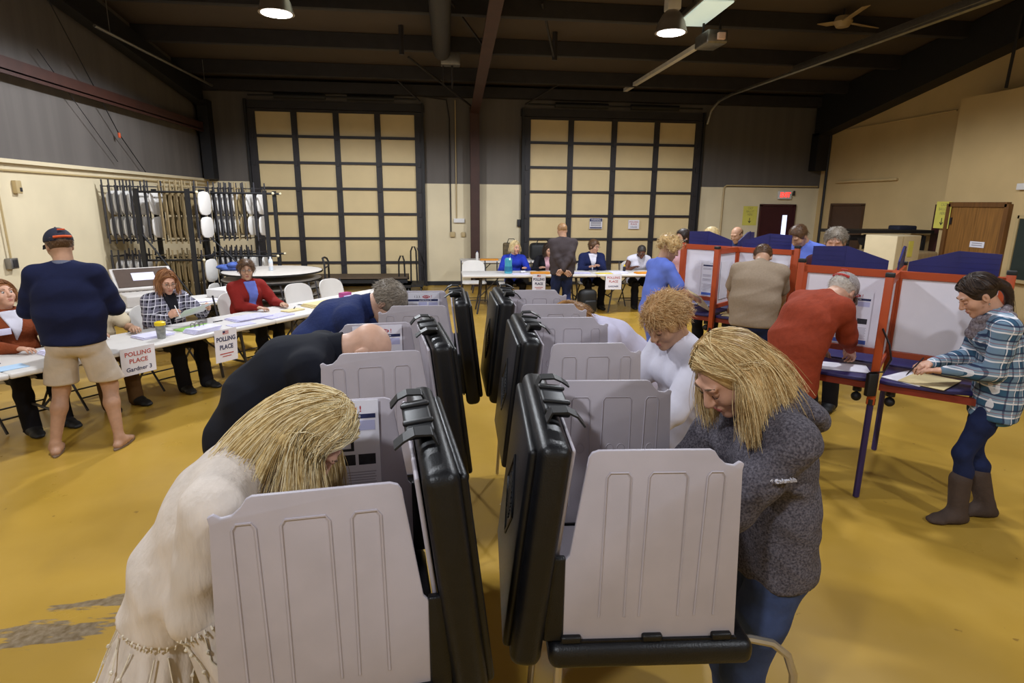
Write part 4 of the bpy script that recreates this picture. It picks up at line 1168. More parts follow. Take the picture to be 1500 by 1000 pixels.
# back wall table things
bz = FZ + .001
paper_stack((1.05, 13.25, bz), 0, .4, .2, .03, m_orange_p, 'orange folders on the table against the back wall', 'folder', 'folder', fan=2)
bottle((.78, 13.3, bz), 'white bottle with a blue cap on the table against the back wall', m_white_pl, .2, '#2a3a80')
e = empty('tote_bag', (1.55, 13.35, bz), 0, 'brown patterned tote bag on the table against the back wall', 'bag')
MB().rbox((0, 0, .19), (.36, .2, .38), .04).build('bag_body', mat('brown_camouflage_cloth', '#6a5a3e', .8, col2='#2a2418', vscale=10), e)
MB().tube([(-.1, -.05, .36), (-.06, -.05, .47), (.06, -.05, .47), (.1, -.05, .36)], .01, 6).build('handle', m_ink, e)
e = empty('duffel_bag', (2.25, 13.35, bz), 0, 'large black bag on the table against the back wall', 'bag')
MB().rbox((0, 0, .19), (.55, .3, .38), .09).build('bag_body', m_rubber, e)
MB().tube([(-.15, -.12, .33), (-.1, -.12, .46), (.1, -.12, .46), (.15, -.12, .33)], .014, 6).build('handle', m_rubber, e)
e = empty('handbag', (2.72, 13.35, bz), 0, 'smaller black handbag right of the large black bag', 'bag')
MB().rbox((0, 0, .15), (.32, .22, .30), .06).build('bag_body', m_rubber, e)
MB().tube([(-.08, 0, .28), (-.06, 0, .42), (.06, 0, .42), (.08, 0, .28)], .011, 6).build('handle', m_rubber, e)
e = empty('backpack', (2.66, 10.55, 0), .2, 'black backpack on the floor under the far tables beside the standing man', 'bag')
MB().rbox((0, 0, .23), (.34, .24, .46), .09).build('bag_body', m_rubber, e)
MB().rbox((0, -.13, .16), (.24, .06, .22), .03).build('front_pocket', m_rubber, e)

# ---------------------------------------------------------------- right background: table cart, cloth boxes
e = empty('folded_table_cart', (8.55, 10.9, 0), 0, 'long dark folding table on wheels below the beige right wall', 'table')
MB().box((0, 0, 1.52), (1.9, .7, .06)).build('table_top', m_black, e, smooth=0)
MB().box((0, -.2, 1.40), (1.7, .05, .10)).build('apron', m_black, e, smooth=0)
for sx in (-.8, 0.0, .8):
    MB().box((sx, -.28, .72), (.06, .06, 1.44)).box((sx, .28, .72), (.06, .06, 1.44)).build('leg', m_black, e, smooth=0)
MB().rbox((.55, 0, 1.58), (.4, .3, .10), .03).build('bundle', mat('dark_blue_cloth', '#1b1d2e', .8), e)
for sx in (-.45, .35):
    MB().prism([(sx - .2, 1.40), (sx - .14, 1.28), (sx, 1.24), (sx + .14, 1.28), (sx + .2, 1.40)], -.36, -.34, Matrix(((1, 0, 0, 0), (0, 0, 1, 0), (0, 1, 0, 0), (0, 0, 0, 1)))).build('hanging_skirt', m_black, e, smooth=0)
e = empty('ballot_box', (7.05, 8.6, 0), .35, 'tall cream cardboard privacy box with a yellow note behind the nearer red booth', 'box')
MB().rbox((0, 0, .78), (.62, .5, 1.56), .012).build('box', mat('cream_cardboard', '#c9b894', .7, var=.04), e)
MB().box((.05, -.256, 1.36), (.12, .006, .24)).build('note', m_yel, e, smooth=0)
MB().box((-.17, -.256, .8), (.012, .006, 1.5)).build('fold_line', m_conduit, e, smooth=0)
e = empty('covered_table', (8.1, 10.1, 0), .1, 'table under a creased beige cloth behind the cream box', 'table')
MB().rbox((0, 0, .6), (1.7, .8, 1.2), .05).build('table_cloth', mat('creased_beige_cloth', '#a08a64', .85, var=.15, vscale=4, bump=.5, bscale=6, stretch=(4, 4, .6)), e)

# ballots on shelves and trays, pens
def sheet(loc, rz, label, m=m_paper, w=.22, h=.32, name='ballot_paper', n=1, group=None):
    return paper_stack(loc, rz, w, h, .004 * n, m, label, 'paper', name, group, fan=n)
sheet(on(B1, -.30, -.20, .864), TH1 + 1.2, 'white ballot sheet on the blue shelf under the hands of the woman in plaid', m_paper, n=1, w=.24, h=.34)
sheet(on(B1, -.33, -.29, .870), TH1 + 1.35, 'manila folder on the blue shelf under the white ballot of the woman in plaid', m_manila, w=.26, h=.34)
sheet(on(B1, -.28, .22, .864), TH1 + .3, 'white ballot sheet on the blue shelf in front of the man in red')
sheet(on(B2, -.30, -.20, .864), TH2 + .3, 'cream ballot sheet on the shelf in front of the man in tan', m_manila, w=.26, h=.30)
sheet((.62, 1.62, .870), .1, 'white ballot sheet on the tray of the nearest right booth', w=.26, h=.30)
sheet((.65, 2.70, .870), .1, 'white ballot sheet on the tray of the middle right booth', w=.26, h=.30)
sheet((-.28, 1.53, .870), .1, 'white ballot sheet on the tray of the nearest left booth', w=.26, h=.30)
# ================================================================ people: smooth-union distance fields -> continuous meshes
A3_ = lambda *a: np.array(a, dtype=float)
def unit(v):
    v = np.asarray(v, float); n = np.linalg.norm(v)
    return v / n if n > 1e-9 else v

class Field:
    def __init__(s, h): s.h = h; s.p = []
    def cone(s, a, b, ra, rb=None, k=.02, w=None, asp=1.0, sub=False):
        a = np.asarray(a, float); b = np.asarray(b, float); rb = ra if rb is None else rb
        R = max(ra, rb) * max(asp, 1)
        s.p.append(('c', np.minimum(a, b) - R, np.maximum(a, b) + R, k, sub, (a, b, ra, rb, None if w is None else unit(w), asp))); return s
    def ell(s, c, r, M=None, k=.02, sub=False):
        c = np.asarray(c, float); r = np.asarray(r, float)
        M = np.eye(3) if M is None else np.asarray(M, float)      # columns = axes
        ext = np.abs(M) @ r
        s.p.append(('e', c - ext, c + ext, k, sub, (c, r, M))); return s
    def cut(s, c, n, k=.01):
        """remove everything on the side n points to"""
        s.p.append(('h', None, None, k, True, (np.asarray(c, float), unit(n)))); return s
    def mesh(s, noise=0.0, nscale=20.0, smooth=1):
        h = s.h
        adds = [q for q in s.p if not q[4]]
        lo = np.min([q[1] for q in adds], 0) - 4 * h - .02
        hi = np.max([q[2] for q in adds], 0) + 4 * h + .02
        n = np.ceil((hi - lo) / h).astype(int) + 1
        ax = [lo[i] + h * np.arange(n[i]) for i in range(3)]
        F = np.full(n, 1.0, dtype=np.float32)
        for typ, plo, phi, k, sub, pr in s.p:
            if typ == 'h': sl = [slice(0, n[i]) for i in range(3)]
            else:
                m = k + 3 * h
                i0 = np.clip(np.floor((plo - m - lo) / h).astype(int), 0, n); i1 = np.clip(np.ceil((phi + m - lo) / h).astype(int) + 1, 0, n)
                if np.any(i1 <= i0): continue
                sl = [slice(i0[i], i1[i]) for i in range(3)]
            X = ax[0][sl[0]][:, None, None]; Y = ax[1][sl[1]][None, :, None]; Z = ax[2][sl[2]][None, None, :]
            if typ == 'c':
                a, b, ra, rb, w, asp = pr
                ab = b - a; L2 = max(ab @ ab, 1e-9)
                px, py, pz = X - a[0], Y - a[1], Z - a[2]
                t = np.clip((px * ab[0] + py * ab[1] + pz * ab[2]) / L2, 0, 1)
                ox, oy, oz = px - t * ab[0], py - t * ab[1], pz - t * ab[2]
                d2 = ox * ox + oy * oy + oz * oz
                if w is not None:
                    cc = ox * w[0] + oy * w[1] + oz * w[2]
                    d2 = np.maximum(d2 - cc * cc, 0) + (cc / asp) ** 2
                d = np.sqrt(d2) - (ra + (rb - ra) * t)
            elif typ == 'e':
                c, r, M = pr
                px, py, pz = X - c[0], Y - c[1], Z - c[2]
                q = [(px * M[0, i] + py * M[1, i] + pz * M[2, i]) for i in range(3)]
                k0 = np.sqrt(sum((q[i] / r[i]) ** 2 for i in range(3))); k1 = np.sqrt(sum((q[i] / r[i] ** 2) ** 2 for i in range(3)))
                d = k0 * (k0 - 1) / np.maximum(k1, 1e-6)
            else:
                c, nn = pr
                d = -((X - c[0]) * nn[0] + (Y - c[1]) * nn[1] + (Z - c[2]) * nn[2])
            G = F[tuple(sl)]
            if sub:
                d = -d
                hh = np.clip(.5 + .5 * (d - G) / k, 0, 1)
                F[tuple(sl)] = G * (1 - hh) + d * hh + k * hh * (1 - hh)
            else:
                hh = np.clip(.5 + .5 * (G - d) / k, 0, 1)
                F[tuple(sl)] = G * (1 - hh) + d * hh - k * hh * (1 - hh)
        if noise:
            X = ax[0][:, None, None]; Y = ax[1][None, :, None]; Z = ax[2][None, None, :]
            wx = .35 * np.sin(nscale * .55 * (Y + .4 * Z) + 1.1); wy = .5 * np.sin(nscale * .4 * (X - .6 * Z) + .4)
            p1 = nscale * (.75 * Z + .45 * X + .35 * Y) + 3 * wy; p2 = nscale * (.55 * X - .5 * Y - .55 * Z) * .8 + 3 * wx + 2
            p3 = nscale * 1.9 * (.8 * Z - .35 * X + .3 * Y) + 4 * wx * wy
            msk = .5 + .5 * np.sin(nscale * .33 * (X + Y * .8) + nscale * .27 * Z)
            rg = lambda p: (1 - np.abs(np.sin(p * .5))) ** 2 - .33
            F = F - noise * (1.5 * rg(p1) * msk + 1.2 * rg(p2) * (1 - msk) + .6 * rg(p3))
        return surface_nets(F, lo, h, smooth)

CORN = np.array([(i, j, k) for i in (0, 1) for j in (0, 1) for k in (0, 1)])
EDGE = [(a, b) for a in range(8) for b in range(a + 1, 8) if np.abs(CORN[a] - CORN[b]).sum() == 1]
def surface_nets(F, lo, h, smooth=1):
    neg = F < 0
    n = np.array(F.shape)
    cnt = np.zeros(n - 1, np.int8)
    for c in CORN:
        cnt += neg[c[0]:n[0] - 1 + c[0], c[1]:n[1] - 1 + c[1], c[2]:n[2] - 1 + c[2]]
    act = (cnt > 0) & (cnt < 8)
    idx = np.argwhere(act)
    vals = np.stack([F[idx[:, 0] + c[0], idx[:, 1] + c[1], idx[:, 2] + c[2]] for c in CORN], 1)
    acc = np.zeros((len(idx), 3)); num = np.zeros(len(idx))
    for a, b in EDGE:
        va, vb = vals[:, a], vals[:, b]
        m = (va < 0) != (vb < 0)
        t = va[m] / (va[m] - vb[m])
        acc[m] += CORN[a] + t[:, None] * (CORN[b] - CORN[a]); num[m] += 1
    V_ = lo + h * (idx + acc / num[:, None])
    vid = np.full(n - 1, -1, np.int64); vid[tuple(idx.T)] = np.arange(len(idx))
    faces = []
    for ax_ in range(3):
        o = [(1, 2), (2, 0), (0, 1)][ax_]
        s0 = [slice(1, n[i] - 1) for i in range(3)]; s0[ax_] = slice(0, n[ax_] - 1)
        s1 = list(s0); s1[ax_] = slice(1, n[ax_])
        A = neg[tuple(s0)]; B = neg[tuple(s1)]
        e = np.argwhere(A != B)
        if not len(e): continue
        off = np.ones(3, int); off[ax_] = 0
        e = e + off
        flip = neg[tuple(e.T)]
        def cell(du, dv):
            q = e.copy(); q[:, o[0]] -= du; q[:, o[1]] -= dv
            return vid[tuple(q.T)]
        Q = np.stack([cell(1, 1), cell(0, 1), cell(0, 0), cell(1, 0)], 1)
        Q[~flip] = Q[~flip][:, ::-1]
        faces.append(Q)
    Fc = np.concatenate(faces)
    for _ in range(smooth):
        S = np.zeros_like(V_); c = np.zeros(len(V_))
        for i in range(4):
            a, b = Fc[:, i], Fc[:, (i + 1) % 4]
            np.add.at(S, a, V_[b]); np.add.at(c, a, 1); np.add.at(S, b, V_[a]); np.add.at(c, b, 1)
        V_ = .45 * V_ + .55 * S / np.maximum(c, 1)[:, None]
    return V_, Fc

def np_mesh(name, parts, m, parent, strand=None):
    """join (verts, quads) pieces into ONE mesh object"""
    vs = []; fs = []; o = 0
    for v, f in parts:
        vs.append(v); fs.append(f + o); o += len(v)
    v = np.concatenate(vs); f = np.concatenate(fs)
    me = bpy.data.meshes.new(name)
    me.vertices.add(len(v)); me.vertices.foreach_set('co', v.astype(np.float32).ravel())
    me.loops.add(f.size); me.loops.foreach_set('vertex_index', f.astype(np.int32).ravel())
    me.polygons.add(len(f)); me.polygons.foreach_set('loop_start', np.arange(0, f.size, f.shape[1], dtype=np.int32))
    me.polygons.foreach_set('use_smooth', np.ones(len(f), bool))
    if strand is not None:
        at = me.attributes.new('strand', 'FLOAT', 'POINT'); at.data.foreach_set('value', strand.astype(np.float32))
    me.update(calc_edges=True); me.validate()
    me.materials.append(m)
    ob = bpy.data.objects.new(name, me); COL.objects.link(ob)
    if parent: ob.parent = parent
    return ob

def strand_mesh(paths, radii, vals):
    """each path (n,3): a thin tapered triangular tube; returns verts, quads, per-vertex value"""
    VV = []; FF = []; SV = []; o = 0
    for P, r, val in zip(paths, radii, vals):
        P = np.asarray(P); n = len(P)
        T = np.gradient(P, axis=0); T /= np.maximum(np.linalg.norm(T, axis=1), 1e-9)[:, None]
        up = np.array([.3, .2, .93]); A = np.cross(T, up); A /= np.maximum(np.linalg.norm(A, axis=1), 1e-6)[:, None]; B = np.cross(T, A)
        rr = r * np.linspace(1, .25, n) ** .6
        ring = [P + (A * cos(a) + B * sin(a)) * rr[:, None] for a in (0, 2.094, 4.189)]
        VV.append(np.stack(ring, 1).reshape(-1, 3))
        i = np.arange(n - 1)[:, None] * 3
        for k in range(3):
            k2 = (k + 1) % 3
            FF.append(o + np.concatenate([i + k, i + k2, i + 3 + k2, i + 3 + k], 1))
        SV.append(np.full(n * 3, val)); o += n * 3
    return np.concatenate(VV), np.concatenate(FF), np.concatenate(SV)

def smoothpath(P, n):
    P = np.asarray(P, float)
    d = np.concatenate([[0], np.cumsum(np.linalg.norm(np.diff(P, axis=0), axis=1))])
    t = np.linspace(0, d[-1], n)
    Q = np.stack([np.interp(t, d, P[:, i]) for i in range(3)], 1)
    for _ in range(2):
        Q[1:-1] = .5 * Q[1:-1] + .25 * (Q[:-2] + Q[2:])
    return Q

def ik(a, b, l1, l2, pole):
    a = np.asarray(a, float); b = np.asarray(b, float)
    d = b - a; L = np.linalg.norm(d); u = d / max(L, 1e-6)
    Lc = min(L, (l1 + l2) * .995)
    b = a + u * Lc
    x = (l1 * l1 - l2 * l2 + Lc * Lc) / (2 * Lc); y = sqrt(max(l1 * l1 - x * x, 0))
    p = np.asarray(pole, float); p = unit(p - u * (p @ u))
    return a + u * x + p * y, b

Q_ = {'near': (.010, .0046, .0040), 'mid': (.012, .0056, .0048), 'far': (.016, .008, .0075)}
skin_m = lambda nm, c: mat(nm, c, .5, var=.08, vscale=25, spec=.35)
SKIN = skin_m('fair_skin', '#c4957c'); SKIN2 = skin_m('tanned_skin', '#ae866c'); SKIN3 = skin_m('dark_brown_skin', '#5a3626'); SKIN_P = skin_m('pink_scalp_skin', '#cba18a')
m_eye = mat('eye_white', '#aaa29b', .3, var=0); m_iris = mat('dark_iris', '#2a2320', .2, var=0); m_lips = mat('lip_skin', '#a2574c', .45, var=.05)
m_brow = mat('brow_hair', '#5d4630', .8)

def skeleton(sp):
    s = sp.get('s', 1.0)
    k = {'s': s}
    seat = sp.get('seat')
    hz = sp.get('hip', .93 * s)
    P = A3_(sp.get('px', 0.), sp.get('py', 0.), hz)
    lean, cur, sl = sp.get('lean', 5), sp.get('curve', 10), sp.get('side', 0)
    def d(a): return unit(A3_(sin(radians(a)), sin(radians(sl)), cos(radians(a))))
    d1, d2, d3 = d(lean - cur / 2), d(lean), d(lean + cur / 2)
    Wt = P + .16 * s * d1; Ch = Wt + .17 * s * d2; N = Ch + .17 * s * d3
    tw = radians(sp.get('twist', 0)); rl = radians(sp.get('sroll', 0))
    ry = unit(A3_(-sin(tw), cos(tw) * cos(rl), sin(rl)))
    f3 = unit(np.cross(ry, d3))      # chest forward
    f1 = unit(np.cross(A3_(0, 1, 0), d1))
    dn = unit(d(sp.get('neck', lean + cur / 2)) + A3_(0, sin(radians(sp.get('nside', 0))), 0))
    hp, hy, hr = radians(sp.get('hp', 0)), radians(sp.get('hy', 0)), radians(sp.get('hr', 0))
    fw = A3_(cos(hp) * cos(hy), cos(hp) * sin(hy), -sin(hp))
    lf = A3_(-sin(hy), cos(hy), 0)
    up = np.cross(fw, lf)
    lf, up = cos(hr) * lf + sin(hr) * up, -sin(hr) * lf + cos(hr) * up
    HM = np.stack([fw, lf, up], 1)
    hs = sp.get('hs', .5 + .5 * s)
    HC = N + .085 * s * dn + up * .085 * hs + fw * .022 * hs
    k.update(P=P, W=Wt, C=Ch, N=N, d1=d1, d2=d2, d3=d3, ry=ry, f3=f3, f1=f1, dn=dn, HM=HM, HC=HC, hs=hs, wy=A3_(0, 1, 0))
    sw = sp.get('sw', .185) * s
    k['SL'] = N - .045 * s * d3 + ry * sw; k['SR'] = N - .045 * s * d3 - ry * sw
    for sd, nm in ((1, 'L'), (-1, 'R')):
        S = k['S' + nm]
        tgt = sp.get('hand' + nm, (.25, sd * .2, hz + .05))
        E, Wr = ik(S, tgt, .285 * s, .255 * s, sp.get('elb' + nm, (-.35, sd * .6, -.9)))
        k['E' + nm] = E; k['Wr' + nm] = Wr
        ft = A3_(*sp.get('foot' + nm, (0.0, sd * .10 * s, 0)))
        H = P + A3_(0, sd * .085 * s, -.02 * s)
        ank = ft + A3_(0, 0, .085 * s)
        if seat: pole = sp.get('knee' + nm, (1, sd * .15, .6))
        else: pole = sp.get('knee' + nm, (1, sd * .1, 0))
        K, An = ik(H, ank, .43 * s, .42 * s, pole)
        k['H' + nm] = H; k['K' + nm] = K; k['A' + nm] = An
        ta = radians(sp.get('toe' + nm, sd * 8)); k['T' + nm] = A3_(cos(ta), sin(ta), 0)
    return k

def torso(F, k, e, sp, w=1.0, hem=None, flare=0.0, belly=True, loose=0.0):
    s = k['s']; b = sp.get('bulk', 1.0); fem = sp.get('fem', False)
    asp = 1.55
    hipw = (.096 if fem else .096) * s * b * w; waw = (.078 if fem else .092) * s * b * w; chw = (.088 if fem else .102) * s * b * w
    F.cone(k['P'] - .03 * s * k['d1'], k['W'], hipw + e, waw + e + loose, .05, k['wy'], 1.58)
    F.cone(k['W'], k['C'], waw + e + loose, chw + e + loose * .4, .05, k['ry'], asp)
    F.cone(k['C'], k['N'] - .075 * s * k['d3'], chw + e, .084 * s * b + e, .05, k['ry'], 1.6)
    sh = .054 * s * (.92 if fem else 1.0) * (.7 + .3 * b)
    F.cone(k['SL'], k['SR'], sh + e, sh + e, .05)
    for nm in 'LR':
        F.cone(k['N'] + .012 * s * k['dn'], k['S' + nm] * .72 + k['N'] * .28, .048 * s + e, .046 * s + e, .04)
        sd = 1 if nm == 'L' else -1
        F.ell(k['P'] - .038 * s * k['f1'] + sd * .062 * s * k['wy'] - .05 * s * k['d1'], np.array((.078, .080, .095)) * s * b + e, None, .04)
        if fem:
            bs = sp.get('bust', 1.0)
            F.ell(k['C'] + .04 * s * k['d3'] + .075 * s * k['f3'] + sd * .066 * s * k['ry'], np.array((.062, .066, .064)) * s * bs + e, None, .035)
    if sp.get('belly'): F.ell(k['W'] + .05 * s * k['f1'], np.array((.10, .13, .13)) * s * sp['belly'] + e, None, .05)
    if hem:
        hd_ = unit(k['d1'] + A3_(0, 0, 1)) if not sp.get('seat') else k['d1']
        F.cone(k['P'] + .04 * k['d1'], k['P'] - (hem + .05) * s * hd_, hipw + e + .004 + loose * .3, hipw + e + .006 + flare + loose * .4, .04, k['wy'], 1.50)
        F.cut(k['P'] - hem * s * hd_, -hd_, .008)
    return F

def arm(F, k, nm, e0, e1, upto=1.0, r=1.0):
    s = k['s']; S, E, W_ = k['S' + nm], k['E' + nm], k['Wr' + nm]
    F.cone(S, S * .45 + E * .55, .050 * s * r + e0, .045 * s * r + e0, .03)
    F.cone(S * .45 + E * .55, E, .045 * s * r + e0, .039 * s * r + e0, .02)
    M_ = E * .68 + W_ * .32
    F.cone(E, M_, .040 * s * r + e0, .041 * s * r + (e0 + e1) / 2, .02)
    F.cone(M_, E + (W_ - E) * min(1, upto), .041 * s * r + (e0 + e1) / 2, .026 * s * r + e1, .02)
    return F

def leg(F, k, nm, e, mode='long', b=1.0):
    s = k['s']; H, K, A = k['H' + nm], k['K' + nm], k['A' + nm]
    F.cone(H, H * .5 + K * .5, .086 * s * b + e, .072 * s * b + e, .035)
    if mode == 'short':
        F.cone(H * .6 + K * .4, H * -.05 + K * 1.05, .078 * s * b + e, .090 * s * b + e, .02, (0, 1, 0), 1.12); return F
    F.cone(H * .5 + K * .5, K, .074 * s * b + e, .056 * s * b + e, .03)
    C = K * .68 + A * .32 - .018 * s * k['T' + nm]
    if mode == 'long':          # trouser leg hangs straight
        F.cone(K, C, .056 * s * b + e, .060 * s * b + e, .03); F.cone(C, A - A3_(0, 0, .03), .060 * s * b + e, .056 * s * b + e + .004, .03)
    else:
        F.cone(K, C, .054 * s * b + e, .054 * s * b + e, .03); F.cone(C, A, .054 * s * b + e, .034 * s + e, .03)
    return F

def foot(F, k, nm, e):
    s = k['s']; A, T = k['A' + nm], k['T' + nm]; sx = A3_(-T[1], T[0], 0)
    F.cone(A, A - A3_(0, 0, .03 * s), .036 * s + e, .036 * s + e, .02)
    hl = A - .045 * s * T; hl[2] = .032 * s + (A[2] - .085 * s); bl = A + .125 * s * T; bl[2] = .026 * s + (A[2] - .085 * s); to = A + .175 * s * T; to[2] = .02 * s + (A[2] - .085 * s)
    F.cone(hl, A + .05 * T * s - A3_(0, 0, .045 * s), .030 * s + e, .036 * s + e, .02, sx, 1.1)
    F.cone(A + .02 * s * T - A3_(0, 0, .03 * s), bl, .034 * s + e, .024 * s + e, .03, sx, 1.45)
    F.cone(bl, to, .024 * s + e, .016 * s + e, .02, sx, 1.7)
    F.cut((0, 0, A[2] - .085 * s + .004), (0, 0, -1), .008)
    return F

def hand(F, w, fd, nrm, side, sc=1.0, curl=35, thumb=1.0):
    """palm + four unequal bent fingers + opposed thumb; nrm = the way the palm faces"""
    fd = unit(fd); nrm = unit(nrm - fd * (np.dot(nrm, fd)))
    th = np.cross(fd, nrm) * (1 if side == 'R' else -1)      # thumb side
    L = .092 * sc
    F.cone(w - fd * .02, w + fd * .035 * sc, .024 * sc, .021 * sc, .012, th, 1.25)
    F.cone(w + fd * .025 * sc, w + fd * L * .92, .018 * sc, .0135 * sc, .012, th, 2.3)
    ln = (.068, .077, .071, .055); of = (.030, .010, -.011, -.030); bk = (-.006, .002, -.002, -.012)
    for i in range(4):
        b0 = w + fd * (L + bk[i] * sc) + th * of[i] * sc
        c = radians(curl * (.8 + .12 * i)); l = ln[i] * sc
        v1 = fd * cos(c * .6) + nrm * sin(c * .6) + th * (.05 * (1.5 - i)); v2 = fd * cos(c * 1.5) + nrm * sin(c * 1.5); v3 = fd * cos(c * 2.2) + nrm * sin(c * 2.2)
        p1 = b0 + unit(v1) * l * .45; p2 = p1 + unit(v2) * l * .32; p3 = p2 + unit(v3) * l * .23
        F.cone(b0 - fd * .012, p1, .0098 * sc, .0088 * sc, .005); F.cone(p1, p2, .0088 * sc, .0080 * sc, .004); F.cone(p2, p3, .0080 * sc, .0066 * sc, .004)
    t0 = w + fd * .028 * sc + th * .024 * sc
    t1 = t0 + unit(fd * .75 + th * .62 + nrm * .25) * .038 * sc; t2 = t1 + unit(fd * .9 + th * (.25 - .3 * thumb) + nrm * .4) * .030 * sc; t3 = t2 + unit(fd + nrm * .35 - th * .25 * thumb) * .024 * sc
    F.cone(t0, t1, .0145 * sc, .0108 * sc, .008); F.cone(t1, t2, .0105 * sc, .0092 * sc, .004); F.cone(t2, t3, .0092 * sc, .0074 * sc, .004)
    return F

def head(F, k, fem, jaw=1.0, wide=1.0):
    HM, HC, q = k['HM'], k['HC'], k['hs']
    def T(f, l, u): return HC + HM @ (A3_(f, l, u) * q)
    def E(c, r, kk, sub=False): F.ell(T(*c), np.array(r) * q, HM, kk, sub)
    E((-.012, 0, .030), (.097, .077 * wide, .088), .02)
    E((.026, 0, -.030), (.068, .060 * wide, .082 * jaw), .03)
    E((.050, 0, -.082), (.036, .036 * wide * (.9 if fem else 1.1), .030), .025)
    F.ell(T(.074, 0, -.098), np.array((.020, .022, .018)) * q, HM, .018)
    for s in (-1, 1):
        E((.060, s * .040 * wide, -.022), (.026, .022, .026), .022)           # cheek
        E((.082, s * .026, .036), (.016, .026, .010), .012)                     # brow
        E((.099, s * .031, .012), (.014, .017, .011), .012, True)               # eye socket
        E((-.006, s * .079 * wide, -.004), (.020, .010, .032), .006)            # ear
        E((.004, s * .087 * wide, -.004), (.008, .008, .017), .005, True)
    F.cone(T(.090, 0, .022), T(.113, 0, -.020), .0085 * q, .0125 * q, .010)
    F.ell(T(.104, 0, -.026), np.array((.015, .019, .009)) * q, HM, .008)
    E((.089, 0, -.056), (.013, .024, .008), .008); E((.087, 0, -.067), (.012, .020, .008), .007)
    F.ell(T(.108, 0, -.0615), np.array((.012, .022, .0016)) * q, HM, .003, True)
    r = .052 if fem else .060
    F.cone(T(-.030, 0, -.045), k['N'] + .01 * k['d3'], r * q, (r + .008) * q, .03)
    return T

def cap_points(k, n, thmax, exclude_face=True, rad=(.104, .084, .096), c=(-.014, 0, .034), rng=None):
    out = []
    while len(out) < n:
        ph = RNG.uniform(-pi, pi); ct = RNG.uniform(cos(radians(thmax)), 1); th = math.acos(ct)
        if exclude_face and abs(ph) < radians(62) and th > radians(74): continue
        p = np.array((c[0] + rad[0] * sin(th) * cos(ph), c[1] + rad[1] * sin(th) * sin(ph), c[2] + rad[2] * cos(th)))
        out.append((p, ph, th))
    return out

def short_hair(root, k, T, hm, q, t=.012, thmax=115, length=.035, n=700, tous=.35, fringe=False, crown=True, part='hair', drop=0.0):
    """short crop: thin shell plus combed strands"""
    F = Field(Q_[q][1])
    HM, s = k['HM'], k['hs']
    F.ell(T(-.016, 0, .034), np.array((.099 + t, .080 + t, .090 + t)) * s, HM, .01)
    if drop: F.ell(T(-.045, 0, -.03 - drop * .4), np.array((.062, .072, .06 + drop)) * s, HM, .02)
    F.ell(T(.132, 0, -.035), np.array((.080 if fringe else .098, .120, .078 if fringe else .134)) * s, HM, .010, True)
    F.cut(T(-.05, 0, -.062 - drop), -HM[:, 2] + .35 * HM[:, 0], .02)
    for sd in (-1, 1): F.ell(T(.0, sd * .1, -.03), np.array((.030, .03, .05)) * s, HM, .01, True)
    if not crown: F.ell(T(.01, 0, .115), np.array((.16, .092, .115)) * s, HM, .012, True)
    v, f = F.mesh(.0015, 120)
    paths = []; rr = []; vals = []
    for p, ph, th in cap_points(k, n, thmax, rad=(.098 + t, .079 + t, .089 + t), c=(-.016, 0, .034)):
        if not crown and (th < radians(84) or abs(ph) < radians(75)): continue
        if abs(ph) < radians(75) and th > radians(73 if crown else 62): continue
        out = unit(p - np.array((-.016, 0, .034)))
        flow = unit((np.array((-.55, .25 * np.sign(p[1]), -.75)) if p[0] < .045 else np.array((.25, .35 * np.sign(p[1]), -.5))) + RNG.normal(0, tous, 3)); flow = unit(flow - out * (flow @ out) * .8 + out * .12)
        pts = [T(*(p - out * .004)), T(*(p + flow * length * .5 + out * .004)), T(*(p + flow * length + out * .001))]
        paths.append(smoothpath(pts, 5)); rr.append(.0016 if q != 'near' else .0013); vals.append(RNG.uniform(0, .6))
    sv, sf, sa = strand_mesh(paths, rr, vals)
    return np_mesh(part, [(v, f), (sv, sf)], hm, root, np.concatenate([np.full(len(v), .2), sa]))

